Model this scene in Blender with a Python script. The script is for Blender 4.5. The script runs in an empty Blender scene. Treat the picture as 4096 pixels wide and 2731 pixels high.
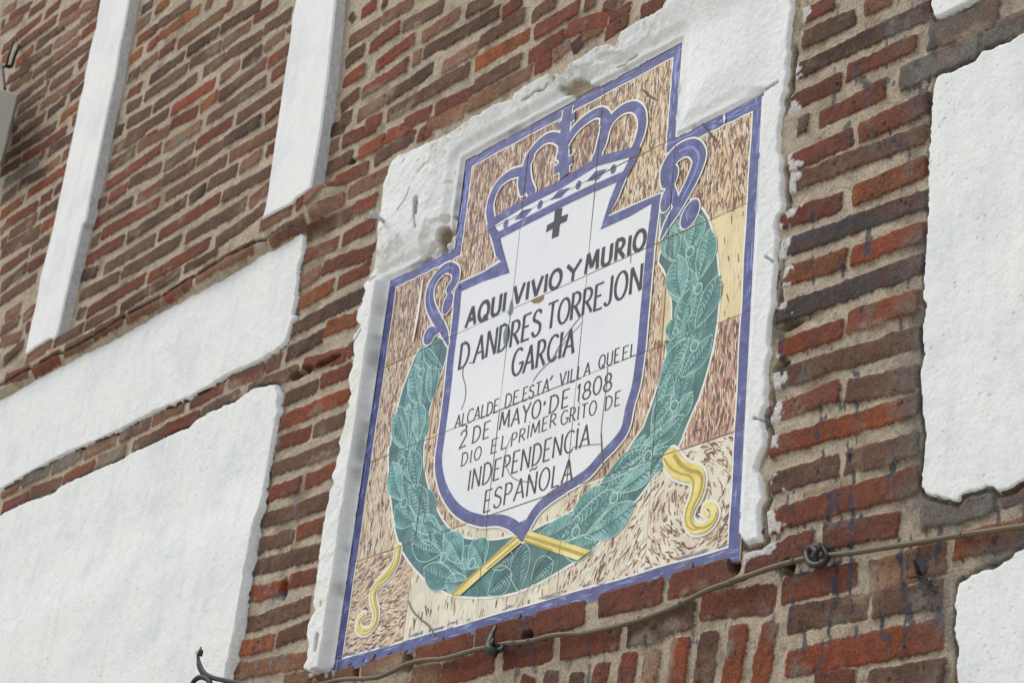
import bpy, bmesh, math, random
import numpy as np
from mathutils import Vector, Matrix
from mathutils.geometry import tessellate_polygon

random.seed(7)
Z0 = 2.66                      # height of the plaque's lower edge above the street
# ------------------------------------------------------------------ camera, sky, sun
RC = np.array([[0.6523439, 0.75122375, 0.10055003], [0.28323383, -0.36467809, 0.88701098], [0.70301211, -0.55015704, -0.45066751]])
CC = np.array([2.89862842, -1.94653973, -1.06224243])
FPX = 70/36*4096
scene = bpy.context.scene
cam = bpy.data.cameras.new('camera'); camo = bpy.data.objects.new('camera', cam)
scene.collection.objects.link(camo)
M4 = Matrix([[*RC[:,i], 0] for i in range(3)]+[[0,0,0,1]])
M4.translation = Vector((CC[0], CC[1], CC[2]+Z0))
camo.matrix_world = M4
cam.sensor_fit = 'HORIZONTAL'; cam.sensor_width = 36; cam.lens = 70
cam.clip_start = 0.05; cam.clip_end = 2000
cam.dof.use_dof = True; cam.dof.focus_distance = 3.15; cam.dof.aperture_fstop = 14
scene.camera = camo

SUN = Vector((-0.52, -0.42, 0.85)).normalized()
world = bpy.data.worlds.new('World'); scene.world = world; world.use_nodes = True
wn = world.node_tree; wn.nodes.clear()
sky = wn.nodes.new('ShaderNodeTexSky'); sky.sky_type = 'NISHITA'; sky.sun_disc = False
sky.sun_elevation = math.asin(SUN.z); sky.sun_rotation = math.atan2(SUN.x, SUN.y)
sky.air_density = 1.0; sky.dust_density = 1.6; sky.ozone_density = 1.0
bg = wn.nodes.new('ShaderNodeBackground'); bg.inputs['Strength'].default_value = 0.105
wo = wn.nodes.new('ShaderNodeOutputWorld')
tc = wn.nodes.new('ShaderNodeTexCoord'); cl = wn.nodes.new('ShaderNodeTexNoise')       # broken cloud over the blue
cl.inputs['Scale'].default_value = 7.0; cl.inputs['Detail'].default_value = 6; cl.inputs['Roughness'].default_value = .55
wn.links.new(tc.outputs['Generated'], cl.inputs['Vector'])
cr_ = wn.nodes.new('ShaderNodeValToRGB'); cr_.color_ramp.elements[0].position = .44; cr_.color_ramp.elements[1].position = .55
wn.links.new(cl.outputs['Fac'], cr_.inputs[0])
mx = wn.nodes.new('ShaderNodeMix'); mx.data_type = 'RGBA'; mx.inputs[7].default_value = (8.4, 8.6, 8.7, 1)
wn.links.new(cr_.outputs[0], mx.inputs[0]); wn.links.new(sky.outputs[0], mx.inputs[6])
wn.links.new(mx.outputs[2], bg.inputs[0]); wn.links.new(bg.outputs[0], wo.inputs[0])
sl = bpy.data.lights.new('sun', 'SUN'); sl.energy = 1.65; sl.angle = math.radians(28); sl.color = (1, 0.972, 0.915)
so = bpy.data.objects.new('sun', sl); scene.collection.objects.link(so)
so.rotation_euler = SUN.to_track_quat('Z', 'Y').to_euler()
vs = scene.view_settings
vs.view_transform = 'Standard'; vs.look = 'None'; vs.gamma = 1; vs.use_curve_mapping = False
vs.exposure = 0.24

# ------------------------------------------------------------------ wall coordinates
# wall plane is x-z, the street side is -y; d = how far a point stands proud of the tile face
ZN = dict(
 A=(1800,100,.59524), B=(1250,900,.59524), C=(2000,900,.5102), D=(1250,1700,.59524), E=(2000,1700,.5102),
 F=(0,0,.59524), G=(0,900,.59524), H=(0,1800,.59524), I=(2900,0,.51024), J=(2900,750,.51024), K=(2900,1500,.51024),
 L=(2900,2100,.5085), M=(1200,2100,.7653), N1=(0,0,.31888), N2=(500,0,.31888), N3=(0,500,.31888), N4=(500,400,.31888),
 N5=(1250,0,.31888), N6=(1000,500,.31888), N7=(900,1000,.31888), T=(1900,0,.31888), U=(1200,2331,.2551),
 V=(1750,2331,.2551), X=(2300,2231,.31888), Y=(900,1400,.2551), Q=(1000,1750,.19133), S=(0,1400,.46769),
 Z1=(0,100,.38265), Z2=(700,2500,.14735), Z3=(1450,700,.2551), P=(0,0,1.0))
def ray(px, py, d=0.0):
    v = RC.T @ np.array([(px-2048)/FPX, (1365.5-py)/FPX, -1.0])
    t = (-d-CC[1])/v[1]
    q = CC + t*v
    return float(q[0]), float(q[2])
def at(zn, x, y, d=0.0):
    ox, oy, s = ZN[zn]
    return ray(ox+x*s, oy+y*s, d)
def ats(zn, pts, d=0.0):
    return [at(zn, p[0], p[1], d) for p in pts]
def V3(x, z, d): return (x, -d, z+Z0)
def project(X, Zz):
    Yc = np.stack([X-CC[0], np.full_like(X, -CC[1]), Zz-CC[2]], -1) @ RC.T
    return 2048-FPX*Yc[...,0]/Yc[...,2], 1365.5+FPX*Yc[...,1]/Yc[...,2]

# ------------------------------------------------------------------ numpy noise / distance
_rng = np.random.RandomState(11)
_tab = _rng.rand(8, 256, 256)
def vnoise(x, y, ch=0):
    xi = np.floor(x).astype(np.int64); yi = np.floor(y).astype(np.int64)
    fx = x-xi; fy = y-yi
    fx = fx*fx*(3-2*fx); fy = fy*fy*(3-2*fy)
    t = _tab[ch % 8]; a = xi & 255; b = yi & 255; a1 = (xi+1) & 255; b1 = (yi+1) & 255
    return (t[a,b]*(1-fx)+t[a1,b]*fx)*(1-fy)+(t[a,b1]*(1-fx)+t[a1,b1]*fx)*fy
def fbm(x, y, scale, octv=4, ch=0, gain=.5):
    s = 0; amp = 1; tot = 0; f = 1/scale
    for o in range(octv):
        s = s+amp*(vnoise(x*f+17.3*o+3.1*ch, y*f+9.7*o, ch+o)-.5); tot += amp; amp *= gain; f *= 2.03
    return s/tot*2        # about -1..1
def sst(a, b, x):
    t = np.clip((x-a)/(b-a), 0, 1); return t*t*(3-2*t)
def poly_sdf(X, Zz, poly):
    P = np.array(poly); n = len(P)
    d2 = np.full(X.shape, 1e9); ins = np.zeros(X.shape, bool)
    for i in range(n):
        ax, az = P[i]; bx, bz = P[(i+1) % n]
        ex, ez = bx-ax, bz-az; L = ex*ex+ez*ez+1e-15
        t = np.clip(((X-ax)*ex+(Zz-az)*ez)/L, 0, 1)
        d2 = np.minimum(d2, (X-ax-t*ex)**2+(Zz-az-t*ez)**2)
        if abs(ez) > 1e-12:
            c = (az > Zz) != (bz > Zz)
            ins ^= c & (X < ex*(Zz-az)/ez+ax)
    s = np.sqrt(d2); return np.where(ins, -s, s)

# ------------------------------------------------------------------ objects
col = scene.collection
def link_mesh(name, verts, faces, mats, parent=None, smooth=False, fm=None):
    me = bpy.data.meshes.new(name); me.from_pydata(verts, [], faces); me.update()
    for m in (mats if isinstance(mats, (list, tuple)) else [mats]): me.materials.append(m)
    if fm: me.polygons.foreach_set('material_index', fm)
    if smooth: me.polygons.foreach_set('use_smooth', [True]*len(me.polygons))
    o = bpy.data.objects.new(name, me); col.objects.link(o)
    if parent: o.parent = parent; o.matrix_parent_inverse = parent.matrix_world.inverted()
    return o
def empty(name, loc):
    o = bpy.data.objects.new(name, None); col.objects.link(o); o.location = loc
    o.empty_display_size = .1
    o.matrix_world = Matrix.Translation(loc)
    return o
def tag(o, label=None, cat=None, group=None, kind=None):
    if label: o['label'] = label
    if cat: o['category'] = cat
    if group: o['group'] = group
    if kind: o['kind'] = kind
    return o
class Grid:
    """a sheet of quads sampled on a regular grid of the wall, with a height and a colour at every corner"""
    def __init__(s): s.v = []; s.f = []; s.c = []; s.n = 0
    def add(s, X, Zz, H, keep, C=None):
        idx = np.full(X.shape, -1, np.int64)
        k = keep
        q = k[:-1,:-1] & k[1:,:-1] & k[1:,1:] & k[:-1,1:]
        use = np.zeros_like(k); use[:-1,:-1] |= q; use[1:,:-1] |= q; use[1:,1:] |= q; use[:-1,1:] |= q
        idx[use] = np.arange(use.sum())+s.n
        s.v.append(np.stack([X[use], -H[use], Zz[use]+Z0], -1))
        if C is not None: s.c.append(C[use])
        a = idx[:-1,:-1][q]; b = idx[1:,:-1][q]; c = idx[1:,1:][q]; d = idx[:-1,1:][q]
        s.f.append(np.stack([a, b, c, d], -1)); s.n += int(use.sum())
    def raw(s, V, F, C=None):
        s.v.append(np.array(V, float)); s.f.append(np.array(F)+s.n); s.n += len(V)
        if C is not None: s.c.append(np.array(C, float))
    def build(s, name, mat, parent):
        V = np.concatenate(s.v); F = np.concatenate(s.f)
        me = bpy.data.meshes.new(name)
        me.vertices.add(len(V)); me.vertices.foreach_set('co', V.astype(np.float32).ravel())
        me.loops.add(F.size); me.loops.foreach_set('vertex_index', F.astype(np.int32).ravel())
        me.polygons.add(len(F)); me.polygons.foreach_set('loop_start', (np.arange(len(F))*4).astype(np.int32))
        me.polygons.foreach_set('use_smooth', np.ones(len(F), bool))
        me.update(calc_edges=True)
        if s.c:
            Cc = np.concatenate(s.c)
            at_ = me.attributes.new('tone', 'FLOAT_COLOR', 'POINT')
            at_.data.foreach_set('color', np.concatenate([Cc, np.ones((len(Cc),1))], 1).astype(np.float32).ravel())
        me.materials.append(mat)
        o = bpy.data.objects.new(name, me); col.objects.link(o)
        if parent: o.parent = parent; o.matrix_parent_inverse = parent.matrix_world.inverted()
        return o
def mesh_grid(x0, x1, z0, z1, r):
    xs = np.arange(x0, x1+r, r); zs = np.arange(z0, z1+r, r)
    return np.meshgrid(xs, zs, indexing='ij')
def lin(r, g, b):
    f = lambda c: (c/255/12.92 if c/255 <= .04045 else ((c/255+.055)/1.055)**2.4)
    return np.array([f(r), f(g), f(b)])

# ------------------------------------------------------------------ materials
class Nt:
    def __init__(s, name):
        s.m = bpy.data.materials.new(name); s.m.use_nodes = True; s.t = s.m.node_tree
        s.b = s.t.nodes['Principled BSDF']
        s.co = s.t.nodes.new('ShaderNodeTexCoord').outputs['Object']
    def n(s, typ, **kw):
        o = s.t.nodes.new(typ)
        for k, v in kw.items(): setattr(o, k, v)
        return o
    def l(s, a, b): s.t.links.new(a, b)
    def noise(s, scale, det=4, rough=.55, stretch=None):
        t = s.n('ShaderNodeTexNoise'); t.inputs['Scale'].default_value = scale
        t.inputs['Detail'].default_value = det; t.inputs['Roughness'].default_value = rough
        if stretch:
            mp = s.n('ShaderNodeMapping'); mp.inputs['Scale'].default_value = stretch
            s.l(s.co, mp.inputs[0]); s.l(mp.outputs[0], t.inputs['Vector'])
        else: s.l(s.co, t.inputs['Vector'])
        return t.outputs['Fac']
    def ramp(s, f, stops):
        r = s.n('ShaderNodeValToRGB'); e = r.color_ramp.elements
        while len(e) < len(stops): e.new(.5)
        for i, (p, c) in enumerate(stops):
            e[i].position = p; e[i].color = (*c, 1) if len(c) == 3 else c
        s.l(f, r.inputs[0]); return r.outputs[0]
    def mix(s, f, a, b, mode='MIX'):
        m = s.n('ShaderNodeMix', data_type='RGBA', blend_type=mode)
        for sock, v in ((m.inputs[0], f), (m.inputs[6], a), (m.inputs[7], b)):
            if hasattr(v, 'is_linked'): s.l(v, sock)
            elif isinstance(v, (int, float)): sock.default_value = v
            else: sock.default_value = (*v[:3], 1)
        return m.outputs[2]
    def bump(s, f, strength, dist, prev=None):
        b = s.n('ShaderNodeBump'); b.inputs['Strength'].default_value = strength; b.inputs['Distance'].default_value = dist
        s.l(f, b.inputs['Height'])
        if prev is not None: s.l(prev, b.inputs['Normal'])
        return b.outputs[0]
    def done(s, colr, rough=.8, nrm=None, spec=.3, coat=0):
        if hasattr(colr, 'is_linked'): s.l(colr, s.b.inputs['Base Color'])
        else: s.b.inputs['Base Color'].default_value = (*colr[:3], 1)
        if hasattr(rough, 'is_linked'): s.l(rough, s.b.inputs['Roughness'])
        else: s.b.inputs['Roughness'].default_value = rough
        if nrm is not None: s.l(nrm, s.b.inputs['Normal'])
        s.b.inputs['Specular IOR Level'].default_value = spec
        s.b.inputs['Coat Weight'].default_value = coat; s.b.inputs['Coat Roughness'].default_value = .05
        return s.m
G = lambda v: (v, v, v)
def mat_brick():
    k = Nt('old_brick_and_mortar')
    a = k.n('ShaderNodeAttribute'); a.attribute_name = 'tone'
    n1 = k.noise(260, 5, .65); n2 = k.noise(60, 4, .6)
    c = k.mix(1.0, a.outputs['Color'], k.ramp(n1, [(.3, G(.55)), (.5, G(1.0)), (.72, G(1.30))]), 'MULTIPLY')
    c = k.mix(.8, c, k.ramp(n2, [(.3, G(.75)), (.52, G(1.0)), (.75, G(1.2))]), 'MULTIPLY')
    v = k.n('ShaderNodeTexVoronoi'); v.inputs['Scale'].default_value = 150; k.l(k.co, v.inputs['Vector'])
    sp = k.ramp(v.outputs['Distance'], [(.05, G(1)), (.11, G(0))])
    gate = k.ramp(k.noise(33, 2), [(.47, G(0)), (.58, G(.8))])
    c = k.mix(k.mix(1.0, sp, gate, 'MULTIPLY'), c, (.62, .56, .48))
    nb = k.bump(n1, .8, .004); nb = k.bump(k.noise(700, 3, .7), .7, .0015, nb)
    return k.done(c, .92, nb, .2)
def mat_plaster(name, base, spot=.55, yellow=.0, bump=.5):
    k = Nt(name)
    n0 = k.noise(7, 5, .55); n1 = k.noise(45, 4, .6)
    b = np.array(base)
    c = k.ramp(n0, [(.28, tuple(b*np.array([.87,.885,.915]))), (.50, tuple(b)), (.75, tuple(np.minimum(b*np.array([1.04,1.02,.98]), .86)))])
    c = k.mix(.55, c, k.ramp(k.noise(9, 6, .62, (3.5, 1, .45)), [(.30, G(.86)), (.50, G(1))]), 'MULTIPLY')
    c = k.mix(.5, c, k.ramp(n1, [(.3, G(.88)), (.5, G(1))]), 'MULTIPLY')
    v = k.n('ShaderNodeTexVoronoi'); v.inputs['Scale'].default_value = 80; k.l(k.co, v.inputs['Vector'])
    pit = k.ramp(v.outputs['Distance'], [(.04, G(.0)), (.34, G(1))])
    gate = k.ramp(k.noise(22, 4), [(.40, G(1)), (.66, G(.0))])
    pitc = k.mix(1.0, k.mix(1.0, pit, gate, 'ADD'), G(1), 'DARKEN')
    c = k.mix(1.0, c, k.mix(spot, G(1), k.ramp(k.noise(190, 4, .7), [(.30, G(.55)), (.44, G(1))])), 'MULTIPLY')
    c = k.mix(1.0, c, k.mix(spot*.5, G(1), pitc), 'MULTIPLY')
    nb = k.bump(pitc, bump*.9, .003); nb = k.bump(k.noise(140, 5, .65), bump*.9, .004, nb)
    nb = k.bump(k.noise(600, 3, .7), bump*.5, .001, nb)
    return k.done(c, .88, nb, .25)
def mat_frame():
    k = Nt('flaking_white_plaster')
    a = k.n('ShaderNodeAttribute'); a.attribute_name = 'tone'
    n1 = k.noise(90, 5, .65)
    c = k.mix(.8, a.outputs['Color'], k.ramp(n1, [(.28, G(.84)), (.5, G(1)), (.8, G(1.03))]), 'MULTIPLY')
    v = k.n('ShaderNodeTexVoronoi'); v.inputs['Scale'].default_value = 210; k.l(k.co, v.inputs['Vector'])
    pit = k.ramp(v.outputs['Distance'], [(.06, G(.45)), (.16, G(1))])
    gate = k.ramp(k.noise(24, 3), [(.45, G(1)), (.62, G(0))])
    c = k.mix(.6, c, k.mix(1.0, k.mix(1.0, pit, gate, 'ADD'), G(1), 'DARKEN'), 'MULTIPLY')
    nb = k.bump(n1, .55, .004); nb = k.bump(k.noise(420, 4, .7), .45, .0015, nb)
    return k.done(c, .85, nb, .25)
def mat_glaze(name, cs, scale=30, rough=.13, stretch=None):
    k = Nt(name)
    n0 = k.noise(scale, 5, .6, stretch)
    st = [(.28+.44*i/(len(cs)-1), tuple(c)) for i, c in enumerate(cs)]
    c = k.ramp(n0, st)
    nb = k.bump(k.noise(26, 3, .5), .12, .002)
    return k.done(c, max(.06, rough-.05), nb, .5, .5)
def mat_simple(name, c, rough=.6, var=.25, scale=60, bump=.2, metal=0, spec=.4):
    k = Nt(name); c = np.array(c)
    n0 = k.noise(scale, 5, .6)
    o = k.ramp(n0, [(.3, tuple(c*(1-var))), (.55, tuple(c)), (.8, tuple(np.minimum(c*(1+var), .9)))])
    m = k.done(o, rough, k.bump(n0, bump, .002), spec); k.b.inputs['Metallic'].default_value = metal
    return m
M_BRICK = mat_brick()
M_PANEL = mat_plaster('white_limewashed_plaster', (.785, .79, .77), .55, 0, .45)
M_POST = mat_plaster('white_painted_timber', (.79, .792, .775), .12, 0, .2)
M_FRAME = mat_frame()
# ------------------------------------------------------------------ the wall: outlines of its parts
W1 = ats
D_PAN, D_POST, D_FR = .016, .031, .028
D_UP = .0065
DLOW = lambda b: .009+.012*min(1, max(0, (b-100)/600))
panel_up = ats('G', [(0,1115),(95,1062),(190,1010),(300,955),(400,905),(500,858),(620,800),(740,728),(860,650),(980,588),(1100,520),(1190,460),(1290,400),(1390,348),(1490,290),(1590,228),(1690,180),(1770,135),(1830,125),(1850,98),(1880,76),(1930,55),(1990,40),(2030,42),(2040,70),(2036,130),(2028,205),(2008,260),(2000,310),(1992,400),(1984,480),(1970,560),(1962,590),(1975,610),(1955,660),(1938,725),(1915,785),(1880,820),(1825,858),(1775,888),(1760,905),(1640,955),(1530,1003),(1400,1085),(1260,1160),(1140,1210),(1030,1250),(910,1318),(790,1380),(660,1440),(540,1490),(450,1530),(380,1560),(200,1660),(100,1720),(0,1775),(-900,2240),(-1000,1900),(-800,1560)], D_UP)
panel_low = ats('S', [(-700,1760),(-300,1560),(0,1410),(30,1390),(120,1340),(230,1290),(300,1270),(380,1245),(470,1210),(500,1175),(540,1150),(660,1090),(790,1040),(870,1000),(960,965),(1020,940),(1080,905),(1120,875),(1250,820),(1380,760),(1500,700),(1620,655),(1680,590),(1800,525),(1930,462),(2020,430),(2060,400),(2100,372),(2160,330),(2200,312),(2280,300),(2352,292)], .008) + \
 ats('Y', [(770,552),(795,575),(815,640),(832,700),(815,790),(815,880),(826,960),(822,1005),(785,1060),(772,1160),(760,1260),(735,1400),(715,1568)], .009) + \
 [at('H', a, b, DLOW(b)) for a, b in ((1812,20),(1792,150),(1768,260),(1750,380),(1722,450),(1698,520),(1684,600),(1668,680),(1640,800),(1630,880),(1618,960),(1592,1100),(1582,1180),(1568,1250),(1545,1350),(1508,1530),(1460,1750),(-1200,2400))]
panel_right = ats('I', [(3600,-420),(2800,20),(2344,228),(2290,262),(2240,288),(2180,322),(2140,328),(2100,350),(2050,372),(2000,385),(1965,430),(1930,472),(1895,478),(1860,492),(1800,525),(1750,552),(1700,560),(1660,572),(1635,605),(1620,645),(1608,690),(1600,760),(1592,850),(1588,980),(1586,1100),(1575,1200),(1570,1300),(1572,1430),(1575,1560)], .0085) + \
 ats('J', [(1572,90),(1570,200),(1565,320),(1555,420),(1548,560),(1535,640),(1533,720),(1538,790),(1525,860),(1555,920),(1545,1010),(1522,1090),(1520,1180),(1540,1300),(1528,1370),(1508,1430),(1505,1500)], .0085) + \
 ats('K', [(1508,60),(1520,150),(1512,220),(1520,290),(1535,400),(1545,470),(1530,560),(1528,640),(1522,760),(1520,870),(1545,920),(1585,942),(1640,948),(1690,972),(1745,975),(1800,992),(1850,940),(1905,905),(1970,900),(2030,880),(2085,890),(2130,912),(2190,905),(2250,880),(2300,840),(2344,820),(3200,420),(4600,-300)], .0085)
panel_base = ats('L', [(3400,-400),(2700,40),(2352,150),(2300,168),(2260,192),(2230,240),(2160,275),(2090,322),(2030,318),(1960,348),(1880,405),(1812,432),(1800,500),(1782,600),(1790,700),(1780,800),(1796,900),(1806,1000),(1795,1120),(1800,1240),(1780,1700),(3600,1500)], .0085)
panel_top = ats('I', [(1590,-160),(1600,-20),(1608,60),(1622,112),(1640,142),(1690,132),(1745,98),(1800,70),(1850,48),(1940,0),(2300,-200),(2700,-420),(1700,-500)], .0075)
post_far = ats('F', [(690,-120),(672,0),(655,100),(640,200),(618,270),(602,340),(580,450),(566,510),(562,570),(532,680),(502,840),(478,960),(452,1070),(428,1190),(402,1310),(374,1440),(348,1560)], D_POST) + \
 ats('G', [(330,120),(308,200),(290,270),(268,350),(250,460),(232,560),(210,650),(190,745),(165,872),(240,815),(330,762),(355,768),(375,745),(395,680),(420,560),(438,480),(460,390),(486,280),(512,170),(550,0)], D_POST) + \
 ats('F', [(575,1480),(600,1340),(652,1080),(700,842),(738,670),(772,510),(802,320),(825,220),(842,130),(866,0),(885,-120)], D_POST)
post_near = ats('F', [(2000,-120),(1986,0),(1975,60),(1960,110),(1952,200),(1940,300),(1930,380),(1912,480),(1896,590),(1872,760),(1858,860),(1842,960),(1826,1090),(1810,1200),(1792,1330),(1780,1400),(1758,1472),(1790,1452),(1840,1425),(1900,1395),(1955,1368),(1985,1330),(2030,1300),(2085,1258),(2100,1160),(2122,1050),(2150,890),(2166,770),(2182,640),(2200,520),(2212,390),(2228,240),(2240,120),(2252,0),(2262,-120)], D_POST)
fr_outer = ats('U', [(190,1350),(120,1385),(75,1360),(35,1372),(38,1330),(52,1280),(100,1180),(92,1100),(130,960)], D_FR) + \
 ats('H', [(2052,1235),(2064,1180),(2085,1120),(2108,1080),(2098,1030),(2108,950),(2122,900),(2118,850),(2132,760),(2138,700),(2150,600),(2172,480),(2182,400),(2206,350),(2210,280),(2240,230),(2226,170),(2248,110),(2262,40)], D_FR) + \
 ats('Y', [(1780,1560),(1760,1480),(1800,1340),(1830,1250),(1862,1150),(1870,1050),(1880,960),(1930,880),(1905,830),(1930,760),(1958,700),(1935,610),(1940,540),(1928,480),(1945,380),(1985,290),(1990,210),(2030,120),(2010,50),(2005,-20)], D_FR) + \
 ats('N7', [(1560,1430),(1600,1360),(1600,1250),(1612,1150),(1600,1080),(1660,1000),(1690,960),(1640,900),(1645,820),(1660,745),(1700,690),(1715,600),(1745,530),(1722,450),(1770,360),(1800,280),(1822,180),(1840,120),(1868,0)], D_FR) + \
 ats('N6', [(1572,1440),(1565,1330),(1590,1270),(1620,1130),(1640,980),(1655,860),(1664,760),(1700,680),(1730,600),(1760,520),(1780,470),(1825,420),(1880,380),(1940,350),(2000,332),(2060,300),(2110,282),(2180,240),(2260,212)], D_FR) + \
 ats('T', [(0,1440),(60,1425),(110,1382),(170,1345),(230,1312),(320,1270),(400,1242),(450,1232),(480,1165),(530,1135),(620,1070),(700,1032),(790,985),(880,942),(940,905),(1000,892),(1042,925),(1020,1000),(1050,1018),(1085,1000),(1092,880),(1130,835),(1165,800),(1240,750),(1330,702),(1400,650),(1480,602),(1560,555),(1640,522),(1700,535),(1730,575),(1762,555),(1770,490),(1800,440),(1822,390),(1880,355),(1940,330),(2010,275),(2080,232),(2150,185),(2230,152),(2352,92)], D_FR) + \
 ats('P', [(2700,8),(2760,-60),(2860,-180),(3200,-200)], .012) + \
 ats('I', [(528,-60),(520,0),(528,40),(512,120),(500,250),(492,330),(500,400),(480,480),(488,560),(466,640),(476,690),(440,760),(448,830),(428,900),(420,1000),(425,1080),(415,1150),(440,1230),(430,1310),(450,1380),(438,1470),(440,1550)], .012) + \
 ats('J', [(452,100),(440,180),(402,230),(385,300),(412,370),(402,440),(388,520),(395,610),(378,700),(372,800),(376,880),(366,960),(340,1030),(345,1120),(336,1200),(345,1260),(322,1340),(312,1440),(325,1520)], .012) + \
 ats('K', [(335,60),(318,130),(328,210),(285,300),(290,370),(312,450),(310,540),(262,640),(240,720),(270,780),(290,850),(302,950),(270,1020),(265,1080),(272,1180),(278,1290),(250,1312),(200,1316),(150,1332),(128,1318),(104,1295)], .010) + \
 [(.985,.03),(.985,.2),(.985,.5),(.985,.785),(.785,.785),(.785,.985),(.5,.985),(.215,.985),(.215,.785),(.05,.785),(.02,.775),(.015,.75),(.015,.4),(.015,.02),(-.004,-.004)]
plaque_poly = [(0,-.012),(1.0,-.012),(1.0,.8),(.8,.8),(.8,1.0),(.2,1.0),(.2,.8),(.0,.8)]

# ------------------------------------------------------------------ the bricks, each as the line along its middle
TONE = dict(r=lin(114,70,56), o=lin(138,87,57), b=lin(97,75,65), d=lin(76,60,54), m=lin(126,99,81), g=lin(114,109,100), k=lin(74,70,71), e=lin(130,73,51))
MORTAR = lin(181,166,145)
BR = {}
BR['N1'] = """0 160 190 50 m;90 220 370 60 r;350 170 560 20 r;540 190 740 30 r;730 200 990 40 r;1010 90 1240 20 m;0 390 270 200 m;0 320 40 280 d;170 480 500 210 r;10 630 160 500 r;230 570 700 220 r;720 340 960 150 m;440 570 800 310 d;820 260 1000 140 m;660 560 960 360 m;980 300 1220 130 m;1000 440 1200 290 e;0 760 80 690 e;180 800 400 600 o;400 930 640 740 b;650 730 980 490 m;70 1010 370 830 b;240 830 630 600 b;560 950 1150 520 b;90 1120 380 930 m;210 1240 530 980 b;560 1080 590 1060 r;620 1080 900 880 b;970 830 1100 660 r;200 1390 560 1130 b;480 1330 760 1150 m;770 1150 1060 920 m;170 1530 440 1370 b;580 1440 800 1240 d;860 1230 1030 1070 d;730 1500 990 1280 o;390 1560 540 1450 r;890 1520 960 1460 r"""
BR['N2'] = """190 130 330 20 d;370 120 540 -10 o;130 350 310 190 m;130 520 385 340 r;390 310 800 40 b;270 590 390 500 o;390 470 920 100 o;990 70 1080 0 m;40 760 200 620 o;10 980 170 870 d;180 850 390 690 m;400 690 610 540 r;640 560 1240 130 m;1250 90 1340 30 r;290 1000 730 680 d;770 640 1150 390 d;1180 370 1690 40 d;230 1210 770 830 b;800 800 1180 560 b;1190 550 1560 300 m;1590 240 1900 30 r;10 1180 190 1070 r;330 1360 880 960 b;950 910 1250 700 b;1255 690 1700 430 b;1720 370 2070 150 b;0 1370 190 1250 b;0 1540 300 1380 b;560 1390 1110 1020 e;1170 990 1420 790 m;1440 810 1700 620 d;1730 600 1980 400 m;2040 390 2080 300 r;920 1360 1150 1180 o;1160 1210 1750 770 b;1760 800 2050 570 r;540 1560 890 1380 r;1000 1510 1750 1000 b;1810 950 2030 800 r;1380 1490 1960 1090 b;1730 1480 1940 1310 r"""
BR['N4'] = """0 470 530 150 b;150 580 540 360 m;460 600 940 300 m;870 550 1330 250 r;470 830 850 570 b;880 750 1210 540 b;1220 520 1680 240 d;450 1020 860 770 b;130 1240 440 1040 r;480 1210 1250 740 b;1290 720 1920 340 m;780 1260 990 1090 d;1010 1070 1400 850 b;1420 860 1700 650 m;1750 640 1870 570 r;400 1700 1180 1210 r;1200 1210 1810 880 b;730 1735 1500 1280 b;1530 1290 1790 1090 r;1120 1790 1740 1340 b"""
BR['N3'] = """150 60 230 0 b;140 210 270 110 r;290 80 400 0 m;120 370 690 0 b;270 430 560 240 r;565 235 830 60 r;600 340 900 150 d;10 470 110 390 b;0 600 250 450 d;40 740 490 460 g;500 390 560 350 o;230 760 590 560 d;600 530 740 430 m;770 400 860 320 r;0 960 200 800 b;330 870 820 550 e;0 1130 290 920 o;60 1240 470 1010 r;490 960 650 850 r;680 830 770 760 r;0 1340 50 1270 m;100 1380 460 1160 b;480 1140 720 970 b;0 1500 80 1420 b;20 1560 490 1310 b;520 1300 690 1170 o;400 1560 610 1410 b;1430 100 1540 40 d;1410 320 1830 50 b;1350 540 1690 310 b;1720 260 1960 110 o;1320 770 2010 290 r;1370 910 1590 770 r;1610 730 2010 520 b;1220 1010 1330 940 b;1170 1250 1390 1110 r;1400 1090 1660 950 b;1270 1370 1990 960 r;1140 1490 1240 1410 b;1590 1420 2330 940 d"""
BR['G'] = """0 190 260 50 b;0 310 190 180 r;200 170 330 90 b;0 420 180 280 b;190 290 310 210 r;0 510 240 350 b;30 620 140 540 m;150 620 240 550 r;0 720 130 630 b;170 700 200 670 r;0 790 140 740 m;20 920 160 790 d;170 900 350 780 m;360 790 560 680 b;565 680 780 550 b;800 560 1000 430 d;1005 430 1210 300 d;1230 290 1460 160 d;20 1040 190 970 r;215 985 395 870 r;420 850 615 750 m;620 740 830 620 r;850 620 1060 500 m;1070 500 1290 370 r;1310 350 1500 240 m;1505 240 1700 130 m;580 240 830 90 r;550 340 650 310 d;690 300 1040 90 b;530 480 800 340 b;810 330 1210 100 b;510 600 570 580 b;580 590 970 350 r;990 360 1410 110 r"""
BR['N5'] = """440 260 510 170 b;580 190 780 30 e;850 40 920 0 r;430 530 830 260 m;840 250 1250 10 m;690 590 1080 330 r;1100 330 1620 60 b;390 780 640 590 b;760 830 1270 460 e;1350 460 1830 150 m;1910 130 2260 -40 b;360 1030 640 860 e;1230 750 1340 680 m;1360 660 2330 130 d;320 1360 570 1150 b;590 1170 1180 790 r;540 1450 900 1230 m;910 1220 1490 840 d;1590 850 2080 560 m;330 1530 480 1440 b;910 1440 1950 850 b;1520 1370 1980 1140 r;1100 1560 1470 1390 r;620 1580 850 1480 r;1400 1560 1900 1370 m;1930 1330 2352 1100 m"""
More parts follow.
